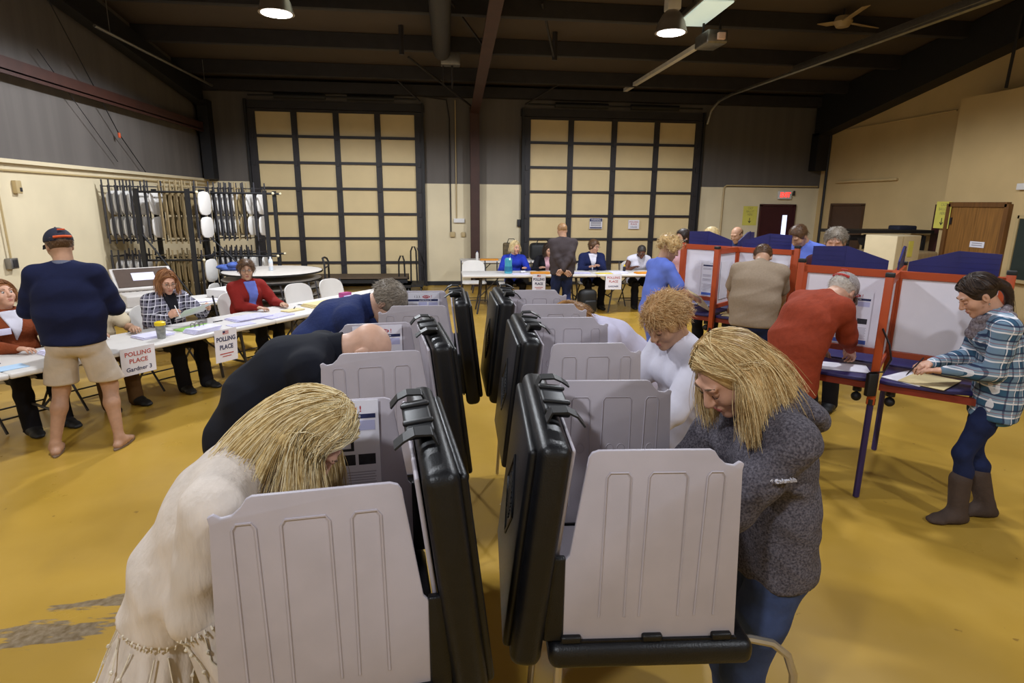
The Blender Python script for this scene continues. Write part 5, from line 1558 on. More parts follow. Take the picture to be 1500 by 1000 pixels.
def long_hair(root, k, T, hm, q, n=600, phi0=60, part_l=.02, length=.30, back_len=None, thick=.024, spread=1.0, back_off=.0, gather=None, tail=None, outw=.25, rs=.0013, sidef=None, sweep=0.0):
    """long hair falling from a parting; back locks follow the spine, side locks hang down"""
    HM, s = k['HM'], k['hs']
    back_len = back_len or length
    c = np.array((-.014, 0, .032)); rad = np.array((.106, .087, .098))
    down_b = -k['d3']; outb = -k['f3']
    def path(ph, jit=0.0, lf=1.0, lift=0.0):
        a = radians(ph); wb = np.clip((abs(ph) - 95) / 50, 0, 1); wb = wb * wb * (3 - 2 * wb)
        R = rad + lift + RNG.normal(0, .003) * (jit > 0)
        f0 = .0
        if jit: f0 = RNG.uniform(-.05, .080) if abs(ph) < 125 else RNG.uniform(-.06, .0)
        u0 = c[2] + R[2] * sqrt(max(.05, 1 - ((f0 - c[0]) / R[0]) ** 2))
        top = np.array((f0, part_l + .004 * np.sign(a), u0))
        pts = [T(*top)]
        tm = 88 if wb < .5 else 100
        for th in ((25, 45, 65, tm) if f0 < .03 else (48, 68, tm)):
            t_ = radians(th); aa = a + radians(RNG.normal(0, 3)) * (jit > 0)
            if abs(ph) < 66: aa += np.sign(a) * radians(66 - abs(ph)) * min(1, th / 70) ** 1.3
            if sweep and abs(ph) < 110: aa += np.sign(a) * radians(sweep) * (th / 90)
            if f0 > .03: aa = aa * (.45 + .55 * (th - 48) / (tm - 48)) if abs(aa) < 2.2 else aa
            pts.append(T(*(c + R * np.array((sin(t_) * cos(aa), sin(t_) * sin(aa), cos(t_))))))
        p = pts[-1]
        if gather is not None:
            pts.append(np.asarray(gather)); return pts
        L = (length * (1 - wb) + back_len * wb) * lf
        outv = unit(HM @ np.array((cos(a), sin(a), 0)))
        for i in range(5):
            g = A3_(0, 0, -1)
            d_ = unit((1 - wb) * (g + outv * outw * max(0, .5 - i * .25)) + wb * (down_b + outb * (.30 - .10 * i + back_off) + A3_(0, 0, -.25)))
            if sidef is not None: d_ = unit(d_ + np.asarray(sidef) * (1 - wb))
            p = p + d_ * L / 5 + (RNG.normal(0, .005, 3) if jit else 0)
            pts.append(p)
        return pts
    F = Field(Q_[q][1] * 1.3)
    F.ell(T(-.016, 0, .034), np.array((.106, .086, .096)) * s, HM, .01)
    F.ell(T(.130, 0, -.030), np.array((.098, .108, .132)) * s, HM, .010, True)
    F.cut(T(-.05, 0, -.05), -HM[:, 2] + .3 * HM[:, 0], .02)
    phs = [sg * p for p in np.linspace(phi0, 180, 9) for sg in (-1, 1)]
    for ph in phs:
        P = smoothpath(path(ph), 14)
        cum = np.concatenate([[0], np.cumsum(np.linalg.norm(np.diff(P, axis=0), axis=1))])
        for i in range(13):
            w0 = .007 if cum[i] < .15 else (thick * .62 * (1 - .6 * (i / 13) ** 3) if cum[i] > .19 else thick * .42)
            F.cone(P[i], P[i + 1], w0, w0, .018)
    if tail is not None:
        tp = smoothpath(tail, 9)
        for i in range(8): F.cone(tp[i], tp[i + 1], .030 * (1 - .07 * i), .028 * (1 - .08 * i), .02)
    v, f = F.mesh(.0022, 70)
    paths = []; rr = []; vals = []
    for i in range(n):
        ph = RNG.choice((-1, 1)) * (RNG.uniform(12, 180) if RNG.random() < .8 else RNG.uniform(12, 70))
        P = path(ph, 1.0, RNG.uniform(.75, 1.12), RNG.uniform(.004, .019))
        off = RNG.normal(0, thick * .34, 3)
        if gather is None: P = [p_ + off * min(1, max(0, (j_ - 2) / 4)) for j_, p_ in enumerate(P)]
        if gather is not None and tail is not None: pass
        paths.append(smoothpath(P, 14)); rr.append(rs * RNG.uniform(.8, 1.3)); vals.append(RNG.uniform(0, .75))
    if tail is not None:
        for i in range(n // 2):
            o = RNG.normal(0, .014, 3); e = RNG.normal(0, .02, 3)
            tt = [np.asarray(t_) + o * (j / len(tail)) + e * (j / len(tail)) ** 2 for j, t_ in enumerate(tail)]
            paths.append(smoothpath(tt, 10)); rr.append(rs); vals.append(RNG.uniform(0, .75))
    sv, sf, sa = strand_mesh(paths, rr, vals)
    return np_mesh('hair', [(v, f), (sv, sf)], hm, root, np.concatenate([np.full(len(v), .25), sa]))

def face_parts(root, k, T, lids=False, brow=None):
    HM, q = k['HM'], k['hs']
    M4 = Matrix([list(HM[i]) + [k['HC'][i]] for i in range(3)] + [[0, 0, 0, 1]])
    for s in (-1, 1):
        e = MB().sphere((.0805 * q, s * .031 * q, .012 * q), .0116 * q, M4, 14, 10).build('eye', m_eye if not lids else SKIN, root)
        if not lids: MB().sphere((.0876 * q, s * .031 * q, .011 * q), (.0052 * q, .0068 * q, .0068 * q), M4, 10, 8).build('iris', m_iris, e)
        else: MB().tube([(.0925 * q, (s * .031 - .012) * q, .006 * q), (.0955 * q, s * .031 * q, .002 * q), (.0905 * q, (s * .031 + .012) * q, .006 * q)], .0016 * q, 5, M=M4).build('eyelash', m_iris, e)
        MB().tube([(.094 * q, s * .014 * q, .036 * q), (.095 * q, s * .030 * q, .043 * q), (.082 * q, s * .048 * q, .038 * q)], .0034 * q, 6, M=M4).build('eyebrow', brow or m_brow, root)
    MB().sphere((.0955 * q, 0, -.0555 * q), (.0075 * q, .021 * q, .0042 * q), M4, 12, 6).sphere((.0935 * q, 0, -.0665 * q), (.0075 * q, .017 * q, .0048 * q), M4, 12, 6).build('lips', m_lips, root)
    return M4

def glasses(root, k, m):
    HM, q = k['HM'], k['hs']
    M4 = Matrix([list(HM[i]) + [k['HC'][i]] for i in range(3)] + [[0, 0, 0, 1]])
    g = MB()
    for s in (-1, 1):
        g.tube([(.108 * q, s * .032 * q + .022 * q * cos(a), .010 * q + .016 * q * sin(a)) for a in [2 * pi * i / 14 for i in range(15)]], .0022 * q, 5, M=M4)
        g.tube([(.106 * q, s * .054 * q, .014 * q), (.06 * q, s * .075 * q, .012 * q), (-.01 * q, s * .083 * q, .010 * q)], .002 * q, 5, M=M4)
    g.tube([(.109 * q, -.011 * q, .014 * q), (.111 * q, 0, .017 * q), (.109 * q, .011 * q, .014 * q)], .002 * q, 5, M=M4)
    return g.build('glasses', m, root)

def base_cap(root, k, m, m2=None, q=1.0):
    """baseball cap worn on the head"""
    HM, s = k['HM'], k['hs']
    M4 = Matrix([list(HM[i]) + [k['HC'][i]] for i in range(3)] + [[0, 0, 0, 1]])
    F = Field(.005)
    T = lambda f, l, u: k['HC'] + HM @ (A3_(f, l, u) * s)
    F.ell(T(-.010, 0, .040), np.array((.110, .092, .098)) * s, HM, .01)
    F.cut(T(0, 0, .034), -HM[:, 2] + .12 * HM[:, 0], .006)
    v, f = F.mesh()
    cp = np_mesh('cap', [(v, f)], m, root)
    mb = MB(); n = 12
    P = []
    for off in (.0, .005):
        for j in range(4):
            for i in range(n + 1):
                a = -1 + 2 * i / n
                r = j / 3
                P.append(((.075 + .075 * r * (1 - .35 * a * a) + .02 * (1 - a * a)) * s, .078 * a * s * (1 - .10 * r), (.038 - .020 * r - .016 * a * a + off) * s))
    q0 = 4 * (n + 1); fc = []
    for j in range(3):
        for i in range(n):
            a = j * (n + 1) + i
            fc += [(a, a + n + 1, a + n + 2, a + 1), (q0 + a, q0 + a + 1, q0 + a + n + 2, q0 + a + n + 1)]
    for i in range(n):
        a = 3 * (n + 1) + i; fc += [(a, q0 + a, q0 + a + 1, a + 1)]
    for j in range(3):
        a = j * (n + 1); fc += [(a, q0 + a, q0 + a + n + 1, a + n + 1)]; a += n; fc += [(a, a + n + 1, q0 + a + n + 1, q0 + a)]
    mb.add(P, fc, M4)
    mb.build('cap_brim', m, cp)
    if m2:
        MB().tube([((-.010 + .112 * cos(a)) * s, .094 * sin(a) * s, .052 * s) for a in np.linspace(pi * .80, pi * 1.2, 9)], .010 * s, 6, M=M4).build('cap_strap', m2, cp)
        MB().tube([((-.012 - .10) * s, .02 * y * s, .105 * s) for y in (-1.2, -.4, .4, 1.2)], .006 * s, 6, M=M4).build('cap_stitching', m2, cp)
    MB().sphere((-.01 * s, 0, .138 * s), .008 * s, M4, 8, 6).build('cap_button', m, cp)
    return cp, M4

def person(loc, head_deg, label, sp, q='mid'):
    """local frame: +x the way the body faces, +y its left, z up; root on the floor"""
    hb, hh, hd = Q_[q]
    root = empty('person', (loc[0], loc[1], 0), radians(head_deg), label, 'person')
    k = skeleton(sp); s = k['s']
    skin = sp.get('skin', SKIN); fem = sp.get('fem', False)
    b = sp.get('bulk', 1.0)
    # ---- body
    F = Field(hb * 1.2)
    torso(F, k, -.004, dict(sp, belly=None))
    F.cone(k['N'] - .03 * k['d3'], k['HC'] - .06 * k['HM'][:, 2] - .03 * k['HM'][:, 0], .05 * s, .048 * s, .02)
    bare = sp['top'].get('sleeve', 'long') != 'long'
    for nm in 'LR':
        arm(F, k, nm, 0 if bare else -.006, -.001, 1.0, sp.get('armr', 1.0))
        leg(F, k, nm, 0 if sp['bottom'].get('mode') == 'short' else -.008, 'leg', 1.0)
        foot(F, k, nm, -.004 if sp.get('shoe', 'shoe') != 'flip' else 0)
    parts = [F.mesh()]
    F = Field(hh); T = head(F, k, fem, sp.get('jaw', 1.0), sp.get('wide', 1.0))
    parts.append(F.mesh())
    for nm in 'LR':
        if sp.get('hide' + nm): continue
        F = Field(hd)
        fd = unit(k['Wr' + nm] - k['E' + nm])
        fd = unit(sp.get('hd' + nm, fd)); nr = np.asarray(sp.get('pn' + nm, (0.05, 0, -1)), float)
        hand(F, k['Wr' + nm], fd, nr, nm, (.5 + .5 * s) * (.93 if fem else 1.02), sp.get('curl' + nm, 30))
        parts.append(F.mesh())
    np_mesh('body', parts, skin, root)
    if q != 'far' or sp.get('face'): M4 = face_parts(root, k, T, sp.get('lids', False), sp.get('brow'))
    # ---- trousers / shorts / skirt
    bt = sp['bottom']
    F = Field(hb)
    mode = bt.get('mode', 'long'); e = bt.get('e', .010)
    hipw = .096 * s * b
    F.cone(k['P'] - .04 * s * k['d1'], k['P'] + .10 * s * k['d1'], hipw + e * .7, hipw * .92 + e * .6, .04, k['wy'], 1.56)
    for nm in 'LR':
        sd = 1 if nm == 'L' else -1
        F.ell(k['P'] - .038 * s * k['f1'] + sd * .062 * s * k['wy'] - .05 * s * k['d1'], np.array((.080, .082, .095)) * s * b + e * .6, None, .04)
        leg(F, k, nm, e, mode, bt.get('b', 1.0) * (.6 + .4 * b))
    if mode == 'short': F.cut((0, 0, k['KL'][2] + .055), (0, 0, -1), .006)
    np_mesh(bt.get('name', 'trousers'), [F.mesh(.0032, 30)], bt['mat'], root)
    # ---- shoes
    sm = sp.get('shoem', m_rubber); st = sp.get('shoe', 'shoe')
    for nm in 'LR':
        if st == 'flip':
            A, Td = k['A' + nm], k['T' + nm]
            c = A + .05 * s * Td; sx = A3_(-Td[1], Td[0], 0); n = 20
            pr_ = []
            for i in range(n):
                a = 2 * pi * i / n
                x = .145 * s * cos(a); y = (.042 + .008 * cos(a)) * s * sin(a)
                pr_.append((x, y))
            M = frame((c[0], c[1], .001), Td, sx)
            fl = MB().prism(pr_, 0, .016, M).build('sandal', sm, root, bevel=.004)
            MB().tube([A + Td * .02 * s + sx * .045 - A3_(0, 0, A[2] - .03), A + Td * .07 * s + sx * .028 - A3_(0, 0, A[2] - .062), A + Td * .125 * s - A3_(0, 0, A[2] - .045), A + Td * .07 * s - sx * .028 - A3_(0, 0, A[2] - .062), A + Td * .02 * s - sx * .045 - A3_(0, 0, A[2] - .03)], .006, 6).build('sandal_strap', m_rubber, fl)
        else:
            F = Field(.008 if q != 'far' else .012); foot(F, k, nm, .008)
            if st == 'boot':
                F.cone(k['A' + nm] - A3_(0, 0, .02), k['A' + nm] * .45 + k['K' + nm] * .55, .056 * s, .066 * s, .03)
            np_mesh('boot' if st == 'boot' else 'shoe', [F.mesh()], sm, root)
    # ---- top
    tp = sp['top']
    F = Field(hb)
    e = tp.get('e', .012); ln = tp.get('sleeve', 'long')
    torso(F, k, e, sp, hem=tp.get('hem', .12), flare=tp.get('flare', 0), loose=tp.get('loose', .022))
    for nm in 'LR':
        if ln == 'long': arm(F, k, nm, tp.get('es', e + .006), tp.get('ec', .010), tp.get('cuff', .97), sp.get('armr', 1.0))
        elif ln == 'short':
            S, E = k['S' + nm], k['E' + nm]
            F.cone(S, S * .28 + E * .72, .052 * s + .016, .056 * s + .022, .03)
    F.ell(k['N'] + .055 * s * k['dn'], (.052 * s, .052 * s, .05 * s), None, .015, True)
    tn = tp.get('noise', .0042)
    tob = np_mesh(tp.get('name', 'shirt'), [F.mesh(tn, tp.get('nscale', 30))], tp['mat'], root)
    cl = tp.get('collar')
    if cl:
        cen = k['N'] + (.022 if cl != 'crew' else .008) * s * k['dn']; dn = unit(k['dn'] * .8 + k['d3'] * .5)
        a1 = unit(np.cross(k['ry'], dn)); a2 = np.cross(dn, a1)
        r = .068 * s
        h0, h1 = {'crew': (-.010, .008), 'stand': (-.015, .040), 'shirt': (-.012, .034), 'high': (-.030, .072)}[cl]
        pr_ = []; mb = MB(); n = 28; vs = []
        for (rr, zz) in ((r + .012, h0), (r + .004, h1), (r - .004, h1), (r - .002, h0)):
            for i in range(n):
                a = 2 * pi * i / n
                lift = (-.012 * s if cl == 'shirt' else -.006 * s) * (1 + cos(a)) * (1.6 if cl != 'crew' else 1.4)
                vs.append(cen + a1 * rr * cos(a) * 1.02 + a2 * rr * sin(a) * 1.02 + dn * (zz + lift))
        fs = []
        for j in range(4):
            j2 = (j + 1) % 4
            for i in range(n):
                i2 = (i + 1) % n
                fs.append((j * n + i, j * n + i2, j2 * n + i2, j2 * n + i))
        mb.add([tuple(p) for p in vs], fs).build('collar', tp.get('cmat', tp['mat']), tob, smooth=60)
    k['T'] = T; k['root'] = root; k['top'] = tob; k['sp'] = sp
    return k

def front_panel(k, name, m, w0, slope, extra=.012):
    """the shirt front that shows between the two sides of an open cardigan"""
    sp = k['sp']; tp = sp['top']
    F = Field(.007)
    torso(F, k, tp.get('e', .012) + extra, sp, loose=tp.get('loose', .022))
    F.cut(k['C'], -k['f3'], .004)
    F.cut(k['P'] + .10 * k['d1'], -k['d1'], .004)
    F.cut(k['N'] + .012 * k['d3'], k['d3'] - .5 * k['f3'], .004)
    for sd in (-1, 1): F.cut(k['C'] + sd * w0 * k['ry'], sd * k['ry'] - slope * k['d3'], .004)
    return np_mesh(name, [F.mesh(tp.get('noise', .0042), tp.get('nscale', 30))], m, k['root'])
# ---------------------------------------------------------------- fabrics
cloth = lambda nm, c, **k: mat(nm, c, k.pop('rough', .9), spec=.2, bump=k.pop('bump', .25), bscale=k.pop('bscale', 14), var=k.pop('var', .10), vscale=k.pop('vscale', 8), **k)
m_cream = cloth('cream_crinkle_cotton', '#cfc3b8', vscale=14, stretch=(1, 1, .25), bump=.5, bscale=45)
m_lace = cloth('cream_lace_fringe', '#d6ccb9', bump=.6, bscale=60)
m_char = cloth('charcoal_heather_fleece', '#68636a', col2='#3a363d', vscale=160, bump=.3, bscale=120)
m_jean = cloth('blue_denim', '#3a4668', var=.25, vscale=9, bump=.3, bscale=30)
m_djean = cloth('dark_blue_denim', '#1e2749', var=.25, vscale=9, bump=.3, bscale=30)
m_navyk = cloth('navy_knit', '#161b38', bump=.3, bscale=20)
m_bnavy = cloth('black_navy_softshell', '#14161f', bump=.2, bscale=12)
m_navyw = cloth('navy_wool', '#232e58', bump=.4, bscale=60)
m_khaki = cloth('stone_khaki_cotton', '#c0b3a5', bump=.4, bscale=16)
m_rust = cloth('rust_knit', '#7d3c20', bump=.5, bscale=70)
m_whitek = cloth('white_knit', '#cbc8d4', var=.05, bump=.3, bscale=18)
m_lil = cloth('pale_lilac_jersey', '#b9b4c8', var=.05, bump=.3, bscale=12)
m_tanT = cloth('heather_tan_polo', '#8f7e6b', var=.06, vscale=60, bump=.3, bscale=12)
m_redf = cloth('brick_red_fleece', '#8c3a25', var=.10, vscale=30, bump=.3, bscale=40)
m_scrub = cloth('royal_blue_scrubs', '#6478cc', var=.08, bump=.35, bscale=10)
m_blk = cloth('black_trousers', '#17161b', bump=.2)
m_brownp = cloth('brown_trousers', '#5a4024', bump=.3)
m_greyk = cloth('dark_grey_knit', '#40383a', bump=.3, bscale=50)
m_redc = cloth('dark_red_cardigan', '#7c1f1a', bump=.4, bscale=40)
m_bluet = cloth('periwinkle_top', '#6470b8', bump=.3)
m_blujk = cloth('bright_blue_jacket', '#2436a0', bump=.3)
m_pink = cloth('pink_top', '#d3a7b2', bump=.3)
m_dkred = cloth('dark_maroon_jersey', '#3c1a22', bump=.3)
m_scarf = cloth('grey_chunky_knit_scarf', '#8c8388', col2='#5c5258', vscale=70, bump=1.0, bscale=70)
m_suede = cloth('grey_brown_suede', '#4a3d36', bump=.3, bscale=60)
PLB = plaid('blue_white_plaid', '#35556e', [('z', 11.5, .0, .42, '#8fa3b4', .75), ('d', 11.5, .1, .40, '#7d94a8', .65), ('z', 11.5, .10, .10, '#e4e2e6', .9), ('d', 11.5, .25, .09, '#dfdfe6', .85), ('z', 11.5, .62, .12, '#2c2f4c', .8), ('d', 11.5, .70, .12, '#2c2f4c', .7), ('z', 11.5, .85, .05, '#8a4a52', .7)])
PLK = plaid('black_white_flannel', '#23222a', [('z', 15, 0, .45, '#6f6c7a', .6), ('d', 15, .2, .42, '#74707f', .6), ('z', 15, .18, .12, '#d9d5dc', .9), ('d', 15, .35, .12, '#d5d1da', .85), ('z', 15, .7, .06, '#9a98a6', .7)])
H_BLOND = hairmat('golden_blonde_hair', '#a07e46', '#d8bf88', '#f3e6c2')
H_BLOND2 = hairmat('honey_blonde_hair', '#866539', '#c6a46e', '#ecd8a8')
H_SHORTB = hairmat('strawberry_blonde_hair', '#94693a', '#c79c66', '#ecd0a0')
H_AUB = hairmat('auburn_hair', '#4e2e14', '#8a5c2c', '#b98a4e')
H_GREY = hairmat('salt_grey_hair', '#4a4038', '#83786a', '#b4aa9c')
H_WHITE = hairmat('white_hair', '#8d857c', '#c0b8ae', '#ded8d0')
H_DARK = hairmat('dark_brown_hair', '#17100c', '#2e2019', '#54402f')
H_BRN = hairmat('brown_hair', '#2f1f14', '#5a3f28', '#86643f')
H_RED = hairmat('light_auburn_hair', '#54301a', '#8a5732', '#b98658')
m_frame = mat('dark_glasses_frame', '#2a2224', .3)
m_goldf = mat('thin_metal_glasses', '#8d7c68', .3, .6)
m_tan_sole = mat('brown_sandal_sole', '#7a6450', .7)

def frill(root, name, c, ax, w, r0, r1, asp, ln, waves, amp, m, n=96):
    """gathered ruffle hanging from a seam ring around axis ax, with a lacy bobble fringe"""
    c = np.asarray(c, float); ax = unit(ax); w = unit(w); u = np.cross(w, ax)
    mb = MB(); rows = 5
    vs = []
    for off in (0, -.004):
        for j in range(rows):
            t = j / (rows - 1)
            for i in range(n):
                a = 2 * pi * i / n
                r = r0 + (r1 - r0) * t + amp * t * sin(waves * a + .6 * sin(3 * a)) + off
                vs.append(c + ax * (ln * t * (1 + .06 * sin(5 * a))) + w * r * asp * cos(a) + u * r * sin(a))
    fs = []
    q = rows * n
    for j in range(rows - 1):
        for i in range(n):
            i2 = (i + 1) % n
            fs.append((j * n + i, j * n + i2, (j + 1) * n + i2, (j + 1) * n + i)); fs.append((q + j * n + i, q + (j + 1) * n + i, q + (j + 1) * n + i2, q + j * n + i2))
    mb.add([tuple(p) for p in vs], fs)
    o = mb.build(name, m, root, smooth=80)
    tr = MB()
    for i in range(0, n, 2):
        a = 2 * pi * i / n
        r = r0 + .006
        p = c + w * r * asp * cos(a) + u * r * sin(a)
        out = unit(w * cos(a) + u * sin(a))
        tr.tube([p, p + out * .008 + ax * .006, p + out * .004 + ax * .018], .0026, 5)
        if i % 6 == 0:
            pts = []
            for t in (.1, .3, .45, .6, .75, .9):
                rr = r0 + (r1 - r0) * t + amp * t * sin(waves * a + .6 * sin(3 * a)) + .005
                aa = a + .10 * sin(9 * t + i * 1.7)
                pts.append(c + ax * (ln * t) + w * rr * asp * cos(aa) + u * rr * sin(aa))
            tr.tube(pts, .0022, 5)
            for pnt in pts[1::2]: tr.sphere(tuple(pnt + out * .002), .0055, nu=7, nv=5)
    tr.build('fringe_trim', m_lace, o)
    return o

# ================================================================ the people
# --- foreground left: woman in the cream blouse
K1 = person((-.745, 1.50), 3, 'woman with long blonde hair in a cream ruffled blouse bending over a booth',
    dict(s=.97, fem=True, lean=27, curve=20, neck=62, hp=60, hy=-4, skin=SKIN, bust=1.0, lids=True, twist=0,
         handR=(.36, -.13, .965), handL=(.42, .14, .92), elbR=(-1, -.25, -.5), elbL=(-.5, .5, -.7), curlR=55,
         footL=(.05, .12, 0), footR=(-.08, -.12, 0),
         top=dict(name='blouse', mat=m_cream, e=.015, es=.026, ec=.042, cuff=.30, hem=-.03, flare=.02, noise=.006, nscale=26, loose=.026, collar='crew'),
         bottom=dict(mat=m_blk, name='trousers', e=-.012)), 'near')
long_hair(K1['root'], K1, K1['T'], H_BLOND, 'near', n=2400, phi0=66, part_l=.012, length=.30, back_len=.42, thick=.032, back_off=.12, outw=.15, rs=.0012, sweep=8)
k = K1
frill(k['root'], 'blouse_ruffle', k['P'] + .045 * k['d1'] + .004 * k['f1'], A3_(-.20, 0, -1), A3_(0, 1, 0), .118, .182, 1.50, .34, 17, .014, m_cream)
for nm in 'LR':
    e0 = k['E' + nm] + (k['Wr' + nm] - k['E' + nm]) * .10
    frill(k['root'], 'sleeve_ruffle', e0, unit((k['Wr' + nm] - k['E' + nm]) * .5 + A3_(0, 0, -.22)), A3_(0, 1, 0), .070, .105, 1.0, .17, 9, .010, m_cream, 60)
nb = MB()
for i in range(34):
    a = 2 * pi * i / 34
    cc = k['N'] + .010 * k['dn']
    u1 = unit(np.cross(k['ry'], k['d3'])); p = cc + u1 * .078 * cos(a) + k['ry'] * .082 * sin(a) - k['d3'] * .02 * (cos(a) > .3)
    nb.sphere(tuple(p), .0055, nu=7, nv=5)
nb.build('bead_necklace', mat('brown_beads', '#6d5136', .3), k['root'])

# --- foreground right: woman in the charcoal fleece
K2 = person((1.075, 1.66), 180, 'woman with shoulder length blonde hair in a charcoal hooded fleece and jeans',
    dict(s=.97, fem=True, lean=10, curve=16, neck=36, hp=42, hy=12, lids=True, bulk=1.02,
         handL=(.40, .12, .93), handR=(.42, -.14, .93), elbL=(-.35, .30, -.9), elbR=(-.3, -.5, -.9), curlR=55,
         footL=(.02, .11, 0), footR=(-.02, -.11, 0), shoem=m_rubber,
         top=dict(name='fleece_jacket', mat=m_char, e=.015, es=.020, ec=.014, hem=.09, flare=.0, noise=.0055, nscale=34),
         bottom=dict(mat=m_jean, name='jeans')), 'near')
long_hair(K2['root'], K2, K2['T'], H_BLOND2, 'near', n=2200, phi0=62, part_l=-.018, length=.20, back_len=.20, thick=.032, back_off=.55, outw=.45, rs=.0012, sweep=14, sidef=(-.25, 0, 0))
k = K2
F = Field(.008)
for a in np.linspace(-1.9, 1.9, 13):
    a2_ = a + .3
    c0 = k['N'] + .005 * k['dn'] + k['ry'] * .088 * sin(a) - k['f3'] * .080 * cos(a) - k['d3'] * .012
    F.ell(c0, (.026, .030, .026 + .012 * max(0, cos(a))), None, .03)
F.cone(k['N'] - .095 * k['f3'] - .0 * k['d3'], k['N'] - .160 * k['f3'] - .09 * k['d3'], .046, .044, .04, k['ry'], 1.8)
F.cone(k['N'] - .135 * k['f3'] - .05 * k['d3'] + .08 * k['ry'], k['N'] - .150 * k['f3'] - .13 * k['d3'], .022, .022, .03)
F.cone(k['N'] - .135 * k['f3'] - .05 * k['d3'] - .08 * k['ry'], k['N'] - .150 * k['f3'] - .13 * k['d3'], .022, .022, .03)
np_mesh('hood', [F.mesh(.002, 30)], m_char, k['top'])
S_, E_ = k['SL'], k['EL']
pt = S_ * .62 + E_ * .38 + A3_(.0, .076, 0)
text('Columbia', .0165, mat('silver_print', '#b9b6bd', .6, var=0), k['root'], frame(pt, (-1, 0, .06), unit(S_ - E_)), 'sleeve_logo', .01, .004)
MB().tube([pt + A3_(.040, .003, .003), pt + A3_(.043, .003, .007), pt + A3_(.047, .003, .003), pt + A3_(.043, .003, -.002), pt + A3_(.040, .003, .003)], .0016, 4).build('sleeve_emblem', mat('silver_print', '#b9b6bd'), k['root'])

# --- left row behind: bald man, grey haired man
K = person((-.91, 2.66), 2, 'bald man in a black navy jacket bent low over the middle left booth',
    dict(s=1.06, lean=47, curve=42, neck=84, hp=74, hy=-5, skin=SKIN_P, handR=(.62, -.12, .93), handL=(.62, .14, .93), elbR=(-.2, -.6, -.6), elbL=(-.2, .6, -.6), lids=True,
         footL=(-.02, .12, 0), footR=(-.12, -.13, 0), bulk=1.08,
         top=dict(name='jacket', mat=m_bnavy, e=.016, hem=.12, collar='high'), bottom=dict(mat=m_blk)), 'near')
K = person((-.86, 3.70), 0, 'grey haired man in a navy wool jacket bent over the farthest left booth',
    dict(s=1.05, lean=42, curve=38, neck=80, hp=60, hy=-12, skin=SKIN_P, handR=(.62, -.12, .93), handL=(.62, .14, .93), elbR=(-.2, -.6, -.6), elbL=(-.2, .6, -.6), lids=True,
         bulk=1.06, top=dict(name='jacket', mat=m_navyw, e=.018, hem=.12, collar='high'), bottom=dict(mat=m_blk)), 'near')
short_hair(K['root'], K, K['T'], H_GREY, 'near', t=.012, length=.035, n=900)

# --- right row behind
K = person((1.22, 2.66), 192, 'woman with short tousled blonde hair in a white sweater at the middle right booth',
    dict(s=.94, fem=True, lean=10, curve=12, neck=32, hp=34, hy=14, skin=SKIN2, lids=True, bulk=1.05,
         handL=(.42, .14, .94), handR=(.42, -.12, .94), elbL=(-.2, .7, -.8), elbR=(-.2, -.6, -.8),
         top=dict(name='sweater', mat=m_whitek, e=.018, hem=.14, collar='crew', es=.026, noise=.005), bottom=dict(mat=m_djean)), 'near')
short_hair(K['root'], K, K['T'], H_SHORTB, 'near', t=.017, thmax=100, length=.055, n=2600, tous=.75)
K = person((1.30, 3.62), 182, 'woman with auburn hair in a pale lilac top leaning at the farthest booth',
    dict(s=.97, fem=True, lean=46, curve=36, neck=80, hp=62, hy=10, lids=True,
         handL=(.55, .14, .93), handR=(.55, -.12, .93), elbL=(-.1, .7, -.6), elbR=(-.1, -.6, -.6),
         top=dict(name='top', mat=m_lil, e=.016, hem=.14, collar='crew', sleeve='short'), bottom=dict(mat=m_djean)), 'near')
long_hair(K['root'], K, K['T'], H_AUB, 'near', n=900, phi0=64, part_l=.0, length=.26, back_len=.10, thick=.028, rs=.0014)

# --- right side booths
K = person((2.41, 3.69), 10, 'man in a brick red fleece and grey cap bent over a blue shelf',
    dict(s=1.0, lean=25, curve=40, neck=84, hp=46, hy=14, skin=SKIN_P, bulk=1.04, lids=True,
         handR=(.58, .06, .93), handL=(.54, .30, .92), elbR=(-.25, -.5, -.9), elbL=(-.2, .6, -.7), curlR=60, pnR=(.0, .5, -1),
         footL=(.08, .14, 0), footR=(-.05, -.14, 0),
         top=dict(name='fleece_pullover', mat=m_redf, e=.022, es=.026, hem=.20, flare=.012, collar='shirt', noise=.005), bottom=dict(mat=m_blk)), 'near')
short_hair(K['root'], K, K['T'], H_WHITE, 'near', t=.007, thmax=112, length=.025, n=600)
cp, M4 = base_cap(K['root'], K, mat('grey_cotton_cap', '#8d8684', .85, bump=.2), mat('cap_red_patch', '#a8322c', .8))
glasses(K['root'], K, m_frame)
K = person((3.02, 5.36), 50, 'man in a tan polo shirt seen from behind at the farther red booth',
    dict(s=1.0, lean=13, curve=22, neck=58, hp=52, hy=10, skin=SKIN2, bulk=1.16, sw=.20, lids=True, armr=1.1,
         handL=(.40, .30, .93), handR=(.46, -.16, .93), elbL=(-.1, 1.0, -.4), elbR=(-.3, -.7, -.7),
         top=dict(name='polo_shirt', mat=m_tanT, e=.018, hem=.09, sleeve='short', collar='shirt', noise=.004), bottom=dict(mat=m_djean, name='jeans')), 'mid')
short_hair(K['root'], K, K['T'], H_BRN, 'mid', t=.007, length=.02, n=500)
